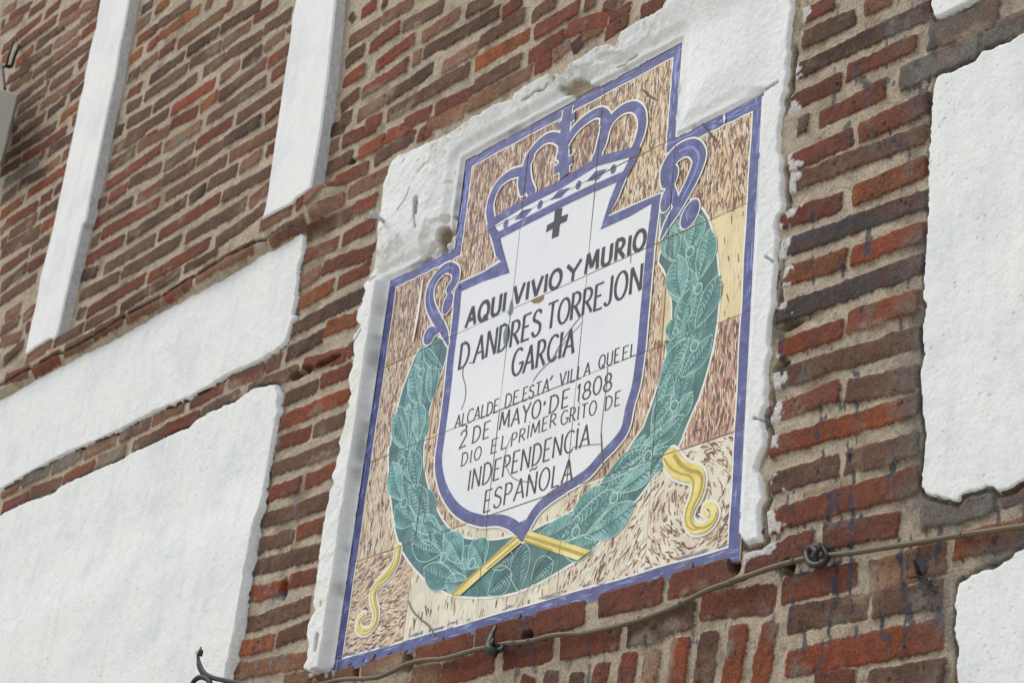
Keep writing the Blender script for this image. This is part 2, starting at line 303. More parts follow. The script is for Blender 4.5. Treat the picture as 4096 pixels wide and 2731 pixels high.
BR['T'] = """310 170 580 -20 r;40 520 610 160 b;690 200 1000 0 b;720 410 1290 70 r;1330 70 1500 -20 b;-30 800 680 400 o;-40 1080 560 740 b;640 720 1110 430 r;1120 380 1650 200 r;1570 110 1830 20 b;1340 450 1590 290 m;1600 400 1920 230 r;1660 240 1930 100 r;2050 150 2352 0 r;20 1250 690 880 m;720 850 940 720 r;1190 620 1340 480 d;950 690 1180 520 m"""
BR['N6'] = """110 1260 520 1030 m;570 1000 660 930 r;670 940 1000 740 m;1040 720 1470 520 r;1550 440 2070 130 b;230 1440 680 1180 m;740 1150 1190 900 m;1220 850 1730 590 m;700 1400 1290 1080 b;1300 1060 1590 920 r;1140 1450 1580 1210 r;1150 220 1590 0 r;1340 370 1700 170 e;1705 150 2040 0 e;1000 300 1110 220 m;960 540 1280 370 b;2090 150 2300 40 o;1000 80 1210 -10 d"""
BR['N7'] = """960 80 1400 -110 r;900 410 1170 260 m;1180 230 1850 -10 r;1380 420 1810 190 r;860 680 1340 430 o;810 1000 1720 530 d;1230 990 1650 830 o;740 1300 1220 1060 d"""
BR['Y'] = """20 500 590 300 r;610 240 860 120 b;1180 230 1880 50 r;1890 20 2010 -40 r;490 540 1110 310 b;310 650 470 570 b;1460 500 1950 280 r;890 780 1430 540 b;800 1150 1940 660 e;780 1470 1320 1260 r;1340 1260 1860 1050 b"""
BR['Q'] = """350 700 1850 150 b"""
BR['H'] = """1765 310 2010 220 r;2030 210 2250 120 r;1730 480 2200 330 b;1710 640 1960 570 b;1975 550 2180 490 r;1680 790 2150 670 b;1640 970 1880 920 e;1920 880 2120 830 r;1590 1190 2080 1030 b;1560 1340 1830 1280 o;1845 1270 2060 1190 b;1540 1490 2050 1400 m;1880 1560 2060 1530 m"""
BR['S'] = """0 1220 150 1140 m;185 1110 410 1010 g;420 1020 690 870 g;710 880 980 740 m;1010 740 1275 600 b;1285 590 1570 450 m;1610 440 1900 300 r;0 1350 230 1250 r;240 1220 500 1130 b;510 1110 790 980 r;810 960 1060 860 g;1110 830 1385 700 b;1390 690 1690 550 r;1700 540 2030 390 b"""
BR['I'] = """590 130 860 -10 r;1080 60 1300 -30 m;590 310 1020 120 b;540 560 1590 60 d;460 820 900 620 r;930 570 1490 320 r;1570 290 2130 90 b 52;1350 620 1980 340 g 46;2010 290 2344 140 g 42;540 990 640 950 b;720 930 1250 680 r;1020 1040 1590 790 r 42;480 1290 990 1050 r;480 1440 1580 1020 b;980 1540 1570 1280 o 42"""
BR['J'] = """420 270 910 90 r;410 490 1570 70 k;970 540 1560 320 e;390 720 940 540 o;370 1000 1540 580 k;930 1050 1520 870 e 41;400 1270 910 1090 e;370 1500 1530 1150 b"""
BR['K'] = """930 120 1500 10 b 40;310 310 880 110 r;330 570 1510 210 e;340 850 880 690 b;920 680 1500 520 b 41;280 1160 1510 800 r 41;130 1470 670 1310 r 42;750 1270 1350 1150 r 40;1500 1120 2110 970 g 40;2140 950 2400 880 b"""
BR['L'] = """420 510 1020 370 r 42;1100 400 1720 230 m 48;1780 160 2400 30 o;470 740 1110 620 b;1150 620 1700 520 b 43;450 1090 1700 840 e 44;1110 1240 1720 1150 b;680 1250 1000 1240 r;340 740 235 1300 e 36"""
BR['X'] = """1310 985 1235 1620 e 40;1670 895 1570 1620 b 40;2040 815 1920 1620 e 42;955 1110 890 1620 m 38;650 1155 585 1620 r 38;325 1300 260 1620 r 36;260 590 1090 380 r 44;1140 320 2000 150 r 46;620 950 1480 690 d 46;-210 1120 540 970 r 44;1530 610 2480 490 r 45"""
BR['V'] = """1770 1350 1720 1620 b 36;2170 1360 2120 1640 b 36;1410 1425 1330 1640 r 34;560 870 1480 650 r 44;1480 640 2300 430 r 46;30 1420 860 1200 r 46;980 1170 1790 990 r 44"""
BR['U'] = """190 1480 905 1290 m 42;920 1350 1760 1090 m 44;1780 1100 2680 880 r 42;1720 1490 2180 1400 m 40;20 1480 160 1540 b"""
# the two courses under the posts stand forward of the infill above them
band_line = ats('G', [(-900,1470),(-300,1130),(-60,1005),(165,874),(370,757),(560,655),(800,530),(1010,405),(1220,280),(1460,152)], .024)+ats('N6', [(110,1215),(530,985),(560,925),(670,862),(830,770),(1020,650)], .024)
bl_x = np.array([p[0] for p in band_line]); bl_z = np.array([p[1] for p in band_line])
def BANDR(X, Zz):
    zt = np.interp(X, bl_x, bl_z)+.003*fbm(X, Zz*0, .03, 3, 2)
    return .023*sst(.004, -.002, Zz-zt)*sst(.100, .062, zt-Zz)*sst(bl_x[-1]+.03, bl_x[-1]-.05, X)
bricks = []
D_B = .006
for zn, txt in BR.items():
    for e in txt.split(';'):
        w = e.split(); x0, y0, x1, y1 = map(float, w[:4])
        a = at(zn, x0, y0, D_B); b = at(zn, x1, y1, D_B)
        if zn in ('G', 'N6', 'N3'):
            a = at(zn, x0, y0, .027); b = at(zn, x1, y1, .027)
            for _ in range(3):
                a = at(zn, x0, y0, D_B-.003+float(BANDR(np.array([a[0]]), np.array([a[1]]))[0])); b = at(zn, x1, y1, D_B-.003+float(BANDR(np.array([b[0]]), np.array([b[1]]))[0]))
        bricks.append((a, b, (float(w[5]) if len(w) > 5 else (36 if zn in 'IJKHQY' else (38 if zn[0] in 'NGTS' else 41)))/1000, w[4]))
# wall bricks beyond what the camera frames, in plain running courses
def in_view(x, z, mgn):
    px, py = project(np.array(x), np.array(z)); return -mgn < px < 4096+mgn and -mgn < py < 2731+mgn
for j in range(-8, 60):
    z = -.03+j*.0545; x = -3.2+(j % 2)*.14
    while x < 2.1:
        L_ = random.choice([.27, .27, .13])*random.uniform(.92, 1.05)
        c = (x+L_/2, z)
        if in_view(*c, 700) and not (in_view(*c, 60) or in_view(x, z, 25) or in_view(x+L_, z, 25)):
            bricks.append(((x, z), (x+L_, z+random.uniform(-.002, .002)), .037, random.choice('rrbbdom')))
        x += L_+.014

walls_s = []     # (outline, proud depth) of everything that sits on the wall
on_wall = [panel_up, panel_low, panel_right, panel_base, panel_top]
def wall_field(X, Zz):
    h = -.0005+.0022*fbm(X, Zz, .05, 4, 1)+.0014*fbm(X, Zz, .012, 3, 2)+BANDR(X, Zz)
    base_h = h.copy()
    Cc = np.empty(X.shape+(3,)); mt = fbm(X, Zz, .09, 4, 3)
    Cc[:] = MORTAR
    Cc *= (1+.22*mt+.10*fbm(X, Zz, .016, 3, 4))[...,None]
    dirt = sst(.12, .6, fbm(X, Zz, .05, 4, 5))
    Cc = Cc*(1-.42*dirt[...,None]*np.array([.75,.85,1.0]))
    wx = X+.0040*fbm(X, Zz, .035, 3, 6)+.0026*fbm(X, Zz, .010, 3, 7)
    wz = Zz+.0034*fbm(X, Zz, .04, 3, 0)+.0026*fbm(X, Zz, .010, 3, 3)
    mott = fbm(X, Zz, .03, 4, 2); mott2 = fbm(X, Zz, .11, 3, 5); fine = fbm(X, Zz, .008, 3, 6)
    bm_ = np.zeros(X.shape)
    x0, z0 = X[0,0], Zz[0,0]; r = X[1,0]-X[0,0]; nx, nz = X.shape
    R_ = np.random.RandomState(5)
    for (a, b, hh, tn) in bricks:
        rv = R_.rand(8)
        cx, cz = (a[0]+b[0])/2, (a[1]+b[1])/2; L_ = math.hypot(b[0]-a[0], b[1]-a[1])
        i0 = int((min(a[0],b[0])-.04-x0)/r); i1 = int((max(a[0],b[0])+.04-x0)/r)+1
        j0 = int((min(a[1],b[1])-.05-z0)/r); j1 = int((max(a[1],b[1])+.05-z0)/r)+1
        i0 = max(i0,0); j0 = max(j0,0); i1 = min(i1,nx); j1 = min(j1,nz)
        if i1-i0 < 2 or j1-j0 < 2: continue
        s_ = (slice(i0,i1), slice(j0,j1))
        ux, uz = (b[0]-a[0])/L_, (b[1]-a[1])/L_
        u = (wx[s_]-cx)*ux+(wz[s_]-cz)*uz; v = -(wx[s_]-cx)*uz+(wz[s_]-cz)*ux
        v = v*(1+.10*(rv[0]-.5)*u/.1)
        rad = .004+.006*rv[1]
        qx = np.abs(u)-L_/2+rad; qz = np.abs(v)-hh/2+rad
        sd = np.hypot(np.maximum(qx,0), np.maximum(qz,0))+np.minimum(np.maximum(qx,qz),0)-rad
        m = sst(.0013, -.0013, sd)
        top = BANDR(X[s_], Zz[s_])+.0016+.0030*rv[2]+(rv[3]-.5)*.004*u/(L_/2)+(rv[4]-.5)*.002*v/(hh/2)+.0014*mott[s_]+.0008*fine[s_]-.0014*sst(-.005, 0, sd)-.004*sst(.42,.6,mott[s_]*.5+fine[s_]*.6)
        hb = np.where(m > 0, h[s_]*(1-m)+top*m, h[s_])
        h[s_] = np.where(m > bm_[s_], hb, h[s_])
        base = TONE[tn]*(np.array([1.14,1.0,.90]) if cx < .6 else np.array([1.06,1.0,.96]))*(.84+.34*rv[5])*np.array([1+.10*(rv[6]-.5), 1, 1+.12*(rv[7]-.5)])
        alt = TONE['b'] if tn in 'reo' else (TONE['m'] if tn in 'bd' else TONE['r'])
        f = np.clip(.34+1.0*mott[s_]+.9*(rv[6]-.4)*u/(L_/2), 0, .85)[...,None]
        cb = base*(1-f*.55)+alt*f*.55
        cb = cb*(1+.26*mott2[s_]+.20*fine[s_])[...,None]
        # thin mortar left smeared over the face
        sm = sst(.30 if tn != 'm' else .0, .75, mott[s_]*.6+mott2[s_]*.8+.5*(rv[3]-.3)*v/(hh/2)*-1)[...,None]*(.62 if cx > -.1 else .40)
        cb = cb*(1-sm)+MORTAR*.80*sm
        if tn in 'gkm' or cx > .95:
            gy = sst(.05 if tn in 'g' else .28, .75, fbm(X[s_], Zz[s_], .05, 4, 4)+(.28 if tn in 'gk' else 0))[...,None]
            cb = cb*(1-gy*.7)+(lin(120,118,112) if tn != 'k' else lin(74,76,82))*gy*.7
        mm = sst(.35, .65, m)[...,None]
        cc = Cc[s_]; up = (m > bm_[s_])[...,None]
        Cc[s_] = np.where(up, cc*(1-mm)+cb*mm, cc)
        bm_[s_] = np.maximum(bm_[s_], m)
    # drips and splashes of old blue-grey paint low on the right and down the pier left of the plaque
    st = fbm(X*2.6, Zz*.55, .03, 3, 1)+.5*fbm(X, Zz, .012, 2, 5)
    zone = np.maximum(sst(.85, 1.15, X)*(1-.55*sst(.55,1.0,Zz)), np.maximum(sst(.16,.0,Zz)*.75*sst(.3,.6,X), sst(-.5,-.42,X)*sst(-.1,-.2,X)*sst(.75,.5,Zz)*.75))
    pm = (sst(.44, .62, st+.12*(zone-1)+.30*fbm(X, Zz, .16, 2, 6))*zone)[...,None]
    pcol = np.where((X < .1)[...,None], lin(120,128,148), lin(66,70,80))
    Cc = Cc*(1-pm*.85)+pcol*pm*.85
    # limewash brushed over onto brick ends beside the plaster
    so_ = poly_sdf(X, Zz, fr_outer)
    ln = fbm(X, Zz, .045, 3, 7)+.22*fbm(X, Zz, .007, 2, 1)
    rgt = sst(.9, 1.0, X)
    lm = sst(.0, .16, ln*.8+.5*fbm(X, Zz, .011, 3, 3)+.40-so_/(.020+.012*rgt)*.75)*(so_ > 0)*np.where(X > .9, bm_, .8)
    pc = np.minimum.reduce([poly_sdf(X, Zz, p) for p in on_wall])
    l2 = sst(.2, .6, ln*.7+.45-pc/.013)*(pc > 0)*.85
    ll = np.clip(np.maximum(lm, l2), 0, 1)[...,None]*.92
    Cc = Cc*(1-ll)+np.array([.66,.64,.61])*ll
    h = h+.0006*ll[...,0]
    # open crack, sunk and darkened in colour, where the panels have come away from the brick
    crk = sst(.0045+.003*mt, .001, np.abs(pc-.0025))*sst(-.25, .25, fbm(X, Zz, .12, 3, 2)+.25)
    crf = sst(.007, .001, np.abs(so_-.004))*sst(-.1, .3, fbm(X, Zz, .10, 3, 6)+.1)*rgt
    ck = np.maximum(crk*(1-.45*sst(.9,1.1,X)), crf*.8)
    h = h-.008*ck
    gw = .022+.05*sst(.9,1.2,X)
    gr = (sst(1, .0, (pc+.010*mt)/gw)*(pc > 0)*sst(-.15,.4,fbm(X, Zz, .05, 4, 0)+.25)*.72)[...,None]
    Cc = Cc*(1-gr)+(lin(84,80,72)+(lin(112,108,103)-lin(84,80,72))*sst(.9,1.1,X)[...,None])*gr
    Cc = Cc*(1-.82*ck[...,None])
    h = np.where(poly_sdf(X, Zz, [(0,.0),(1.0,.0),(1.0,.8),(.8,.8),(.8,1.0),(.2,1.0),(.2,.8),(.0,.8)]) < .003, np.minimum(h, -.014), h)
    # empty putlog holes and lost mortar
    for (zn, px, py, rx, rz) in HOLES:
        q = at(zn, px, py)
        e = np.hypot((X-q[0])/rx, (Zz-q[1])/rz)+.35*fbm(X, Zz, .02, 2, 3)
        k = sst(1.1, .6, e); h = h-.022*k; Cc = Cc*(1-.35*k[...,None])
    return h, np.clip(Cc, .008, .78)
HOLES = [('J', 530, 1075, .026, .009), ('H', 1905, 930, .011, .022), ('Y', 1230, 345, .045, .010), ('Y', 1640, 170, .05, .008), ('U', 1715, 1190, .012, .024),
         ('U', 885, 1390, .008, .022), ('J', 440, 1400, .018, .010), ('L', 90, 260, .010, .022), ('L', 505, 340, .009, .012), ('N6', 1300, 450, .016, .008), ('V', 1420, 830, .018, .012),
         ('U', 300, 1330, .045, .010), ('Z3', 1250, 990, .045, .045)]
building = empty('brick_building', (0, 0, 0))
tag(building, 'old building wall of weathered red brick with white plaster panels and two white timber posts', 'building')
g = Grid()
for (x0, x1, z0, z1, r) in ((.36, 1.78, -.42, 1.5, .0018), (-3.0, .36+.004, -.2, 3.1, .0027)):
    X, Zz = mesh_grid(x0, x1, z0, z1, r)
    px, py = project(X, Zz)
    keep = (px > -420) & (px < 4520) & (py > -320) & (py < 3060)
    keep &= ~((X > .04) & (X < .96) & (Zz > .03) & (Zz < .77)) & ~((X > .24) & (X < .76) & (Zz > .5) & (Zz < .96))
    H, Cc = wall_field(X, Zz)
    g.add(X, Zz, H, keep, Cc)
g.build('brick_wall', M_BRICK, building)

ko = Nt('distant_brickwork'); bt = ko.n('ShaderNodeTexBrick'); mo = ko.n('ShaderNodeMapping'); mo.inputs['Rotation'].default_value = (math.radians(-90), 0, 0)
ko.l(ko.co, mo.inputs[0]); ko.l(mo.outputs[0], bt.inputs['Vector']); bt.inputs['Scale'].default_value = 1
for nm, v in (('Brick Width', .28), ('Row Height', .0545), ('Mortar Size', .008)): bt.inputs[nm].default_value = v
for nm, v in (('Color1', TONE['r']), ('Color2', TONE['b']), ('Mortar', MORTAR*.8)): bt.inputs[nm].default_value = (*v, 1)
M_OUTER = ko.done(ko.mix(.6, bt.outputs['Color'], ko.ramp(ko.noise(40, 4), [(.3, G(.7)), (.7, G(1.2))]), 'MULTIPLY'), .92)
link_mesh('outer_wall', [(-7,.05,0),(5,.05,0),(5,.05,7),(-7,.05,7),(-7,.4,0),(5,.4,0),(5,.4,7),(-7,.4,7)], [(0,1,2,3),(5,4,7,6),(1,5,6,2),(4,0,3,7),(3,2,6,7),(4,5,1,0)], M_OUTER, building)

def plaster_field(name, poly, D, r, mat, parent, edge=.004, rough=.0014, wob=.003):
    P = np.array(poly); g = Grid()
    X, Zz = mesh_grid(P[:,0].min()-.012, P[:,0].max()+.012, P[:,1].min()-.012, P[:,1].max()+.012, r)
    px, py = project(X, Zz)
    view = (px > -420) & (px < 4520) & (py > -320) & (py < 3060)
    sd = poly_sdf(X, Zz, poly)+wob*.5*fbm(X, Zz, .02, 3, 4)+.0018*fbm(X, Zz, .006, 2, 6)
    prof = sst(.002, -edge*.6, sd)
    if callable(D): D = D(X, Zz)
    H = -.014+(D+.014)*prof+rough*fbm(X, Zz, .12, 4, 1)+.0007*fbm(X, Zz, .018, 3, 2)
    g.add(X, Zz, H, view & (sd < .007))
    return g.build(name, mat, parent)
plaster_field('plaster_panel', panel_up, D_UP, .0036, M_PANEL, building)
zl0 = at('H', 1740, 420)[1]; zl1 = at('H', 1660, 700)[1]
plaster_field('plaster_panel', panel_low, lambda X, Zz: .009+.012*sst(zl0+.10, zl1, Zz), .0032, M_PANEL, building)
plaster_field('plaster_panel', panel_right, .0050, .0024, M_PANEL, building, edge=.006, rough=.0016)
plaster_field('plaster_panel', panel_base, .0050, .0024, M_PANEL, building, edge=.006, rough=.0016)
plaster_field('plaster_panel', panel_top, .0075, .0024, M_PANEL, building, edge=.005)

def slab(name, poly, d0, d1, mat, parent, bev=.003, side=None):
    n = len(poly); P = [Vector(p) for p in poly]
    area = sum(P[i].x*P[(i+1)%n].y-P[(i+1)%n].x*P[i].y for i in range(n))
    if area < 0: P.reverse()
    ins = []
    for i in range(n):
        t = (P[(i+1)%n]-P[i-1]).normalized(); ins.append(P[i]+Vector((-t.y, t.x))*bev)
    V = [V3(p.x, p.y, d0) for p in P]+[V3(p.x, p.y, d1-bev) for p in P]+[V3(p.x, p.y, d1) for p in ins]
    F = []
    for i in range(n):
        j = (i+1) % n
        F += [(i, j, n+j, n+i), (n+i, n+j, 2*n+j, 2*n+i)]
    for t in tessellate_polygon([[Vector((p.x, p.y, 0)) for p in ins]]): F.append(tuple(2*n+i for i in t))
    fm = [0]*len(F)
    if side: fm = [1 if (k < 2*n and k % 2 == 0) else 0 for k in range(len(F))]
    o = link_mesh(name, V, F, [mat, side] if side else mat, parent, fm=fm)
    bm = bmesh.new(); bm.from_mesh(o.data); bmesh.ops.recalc_face_normals(bm, faces=bm.faces); bm.to_mesh(o.data); bm.free()
    return o
def dense(poly, step=.02, amp=.0012, ch=0):
    out = []
    n = len(poly)
    for i in range(n):
        a = Vector(poly[i]); b = Vector(poly[(i+1)%n]); k = max(1, int((b-a).length/step))
        for q in range(k):
            p = a.lerp(b, q/k); w = fbm(np.array([p.x]), np.array([p.y]), .03, 2, ch)[0]*amp
            out.append((p.x+w, p.y+w*.6))
    return out
M_POSTSIDE = mat_simple('grey_post_side', (.60,.60,.61), .9, .25, 90, .6)  # post sides get a greyer colour than the white front
slab('timber_post', dense(post_far), -.01, D_POST, M_POST, building, .004, M_POSTSIDE)
slab('timber_post', dense(post_near), -.01, D_POST, M_POST, building, .004, M_POSTSIDE)

# plaster surround in which the plaque is set
def frame_field():
    g = Grid(); r = .0019
    X, Zz = mesh_grid(-.32, 1.10, -.12, 1.62, r)
    px, py = project(X, Zz)
    view = (px > 900) & (px < 3400) & (py > -320) & (py < 2900)
    so_ = poly_sdf(X, Zz, fr_outer)+.0022*fbm(X, Zz, .018, 3, 4)+.0012*fbm(X, Zz, .006, 2, 1)
    sp = poly_sdf(X, Zz, plaque_poly)+.0016*fbm(X, Zz, .02, 3, 5)
    right = sst(.93, 1.02, X)
    D = D_FR+.004*sst(.9,1.2,Zz)
    D = D*(1-right)+(.0075+.0155*sst(.95, 1.25, Zz))*right
    D = D*(1-.45*sst(.72, .84, X)*sst(1.06, .98, Zz)*(1-right))
    side = sst(.05, -.01, X)*sst(.83, .79, Zz)            # beside the plaque on the left: steep; above it: sloping
    wdt = .046*(1-side)+.012*side; wdt = wdt*(1-right)+.008*right
    wdt = wdt*(1-.45*sst(.60,.70,X)*(1-right))
    step = sst(0, 1, np.clip(sp/wdt, 0, 1))
    upper = (1-side)*(1-right)*sst(.74,.80,Zz)
    step2 = .26*sst(0, .006, sp)+.30*sst(.014, .034, sp+.004*fbm(X, Zz, .05, 3, 2))+.44*sst(.02, .085, sp)
    step = step*(1-upper)+step2*upper
    oe = sst(.002, -.003-.006*right, so_)
    lum = (.0030*fbm(X, Zz, .09, 4, 1)+.0015*fbm(X, Zz, .022, 4, 2))*(1-.75*sst(.70,.80,X))+.0004*right*fbm(X, Zz, .012, 3, 5)
    fk = fbm(X, Zz, .06, 5, 7)+.25*fbm(X, Zz, .012, 3, 2)
    flake = (sst(.10, .125, fk)+.8*sst(.34, .36, fk))*(1-side*.85)*(1-sst(.70,.80,X))*sst(.004,.02,sp)
    lum = lum-.0022*flake+.0005*fbm(X, Zz, .007, 2, 6)
    H = -.012+(.012+.0015+(D-.0015)*step+lum*sst(0,.02,sp))*oe
    C = np.empty(X.shape+(3,)); C[:] = (.785,.79,.77)
    C *= (1+.05*fbm(X, Zz, .10, 4, 3))[...,None]
    C *= (1-.05*np.clip(flake,0,1))[...,None]*np.where((flake > .05)[...,None], np.array([1,.985,.95]), 1)
    yel = sst(.15,.6,fbm(X, Zz, .05, 4, 6))*sst(1.0,1.12,Zz)*.35*sst(.7,.5,X)
    C = C*(1-yel[...,None])+np.array([.55,.47,.36])*yel[...,None]
    # patchy darkening in the angle at the tile edge and flakes gone from the edge
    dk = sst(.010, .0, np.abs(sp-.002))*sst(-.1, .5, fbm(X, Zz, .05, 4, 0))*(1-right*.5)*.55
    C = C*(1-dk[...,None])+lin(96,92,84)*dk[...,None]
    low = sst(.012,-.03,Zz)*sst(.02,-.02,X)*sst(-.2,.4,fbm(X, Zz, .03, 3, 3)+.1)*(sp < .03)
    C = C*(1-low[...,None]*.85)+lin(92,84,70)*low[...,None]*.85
    for (zn, cx, cy, rx, rz, dep, br, rot) in FHOLES:
        q = at(zn, cx, cy, .014 if zn != 'T' else .008); ca, sa = math.cos(rot), math.sin(rot)
        dx, dz = X-q[0], Zz-q[1]
        e = np.hypot((dx*ca+dz*sa)/rx, (-dx*sa+dz*ca)/rz)+.4*fbm(X, Zz, .012, 3, 2)
        k = sst(1.1, .75, e); H = H-dep*k*oe
        C = C*(1-br*k[...,None])+lin(128,108,80)*br*k[...,None]
    # hairline cracks
    for zn, pts in FCR:
        pp = ats(zn, pts, D_FR); dd = np.full(X.shape, 1.)
        for a, b in zip(pp[:-1], pp[1:]):
            ex, ez = b[0]-a[0], b[1]-a[1]; t = np.clip(((X-a[0])*ex+(Zz-a[1])*ez)/(ex*ex+ez*ez), 0, 1)
            dd = np.minimum(dd, np.hypot(X-a[0]-t*ex, Zz-a[1]-t*ez))
        k = sst(.0032, .0008, dd+.0012*fbm(X, Zz, .01, 2, 4)); H = H-.005*k; C = C*(1-.6*k[...,None])
    keep = view & (so_ < .006) & (sp > -.004)
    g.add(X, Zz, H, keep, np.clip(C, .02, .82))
    return g.build('plaster_surround', M_FRAME, building)
FHOLES = [('Z3', 905, 440, .007, .010, .03, .9, .2), ('Z3', 915, 560, .009, .016, .006, .25, .2), ('Z3', 1250, 985, .021, .026, .019, .95, .2), ('Z3', 1000, 1220, .030, .014, .010, .12, .3),
          ('Z3', 1290, 690, .012, .010, .006, .2, 0), ('Z3', 1430, 880, .007, .014, .006, .2, 0),
          ('T', 1300, 1120, .050, .016, .010, .75, -.4), ('T', 1060, 960, .008, .018, .02, .9, 0), ('N7', 1900, 385, .012, .008, .004, .3, 0), ('T', 1330, 940, .03, .012, .003, .12, -.4), ('T', 1780, 760, .04, .012, .003, .15, -.4),
          ('U', 350, 940, .006, .022, .004, .6, .1), ('H', 2195, 1045, .004, .006, .004, .4, .1)]
FCR = [('Z3', [(740,200),(700,300),(640,420),(550,550)]), ('T', [(880,1040),(830,1110),(740,1130),(560,1240)]), ('T', [(1940,640),(1830,700),(1800,740),(1700,790)]), ('Z3', [(800,450),(785,640),(810,800)]),
       ('N7', [(1700,1010),(1660,1090),(1600,1180)]), ('Z3', [(1310,580),(1340,640),(1340,720),(1370,780),(1430,830)]), ('A', [(2140,345),(1990,440),(1800,540),(1560,660)]), ('K', [(150,300),(200,310)]), ('J', [(245,500),(300,540)])]
frame_field()

# ------------------------------------------------------------------ the tile plaque
plaque = empty('tile_plaque', V3(.5, 0, 0))
tag(plaque, 'painted ceramic tile plaque with black lettering on a white shield, blue border and green wreath', 'plaque')
TS = .2
tiles = [(c, r) for r in range(4) for c in range(5)]+[(c, 4) for c in (1, 2, 3)]
cream, pale, tan, pink, buff = lin(232,222,192), lin(226,220,206), lin(205,176,140), lin(216,192,158), lin(222,200,160)
TINT = {}
for t in tiles: TINT[t] = pink
for t in ((4,2),): TINT[t] = lin(232,215,165)
for t in ((1,0),(2,0)): TINT[t] = lin(230,226,202)
for t in ((3,0),(4,0)): TINT[t] = lin(230,226,208)
for t in ((1,4),(2,4),(0,3),(1,3)): TINT[t] = lin(192,158,120)
for t in ((3,4),(4,3),(3,3)): TINT[t] = lin(222,196,150)
for t in ((4,1),(3,1)): TINT[t] = lin(206,166,148)
rt = random.Random(3)
TILT = {t: (rt.uniform(-.007,.007), rt.uniform(-.007,.007)) for t in tiles}
def tilt(x, z):
    c = min(4, max(0, int(x/TS))); r = min(4, max(0, int(z/TS))); a, b = TILT.get((c, r), (0, 0))
    return a*(x-(c+.5)*TS)+b*(z-(r+.5)*TS)
tmats = {}
for (c, r) in tiles:
    k = tuple(np.round(TINT[(c,r)], 4))
    if k not in tmats:
        b = np.array(k); tmats[k] = mat_glaze('cream_glaze', [b*np.array([.70,.58,.52]), b*np.array([.93,.90,.86]), np.minimum(b*1.08, .85)], 14, .14, (1.5, 1, .6))
    x0, x1, z0, z1 = c*TS+.0006, (c+1)*TS-.0006, r*TS+.0006, (r+1)*TS-.0006
    if r == 0: z0 -= .012
    e = .0012; t_ = [rt.uniform(-.0005, .0005) for _ in range(4)]
    V = [V3(x, z, -.010) for x, z in ((x0,z0),(x1,z0),(x1,z1),(x0,z1))]
    V += [V3(x, z, -.0009) for x, z in ((x0,z0),(x1,z0),(x1,z1),(x0,z1))]
    V += [V3(x, z, 0) for x, z in ((x0+e,z0+e),(x1-e,z0+e),(x1-e,z1-e),(x0+e,z1-e))]
    V = [(v[0], v[1]-tilt((c+.5)*TS+(v[0]-(c+.5)*TS)*.99, (r+.5)*TS+(v[2]-Z0-(r+.5)*TS)*.93), v[2]) for v in V]
    F = [(8,9,10,11)]
    for q in range(4):
        p = (q+1) % 4; F += [(q, p, 4+p, 4+q), (4+q, 4+p, 8+p, 8+q)]
    link_mesh('tile', V, F, tmats[k], plaque)
M_GROUT = mat_simple('dark_tile_grout', lin(48,46,44), .9)
link_mesh('grout', [V3(x, z, -.0032) for x, z in [(-.002,-.012),(1.002,-.012),(1.002,.8),(.8,.8),(.8,1.002),(.2,1.002),(.2,.8),(-.002,.8)]], [tuple(range(8))], M_GROUT, plaque)

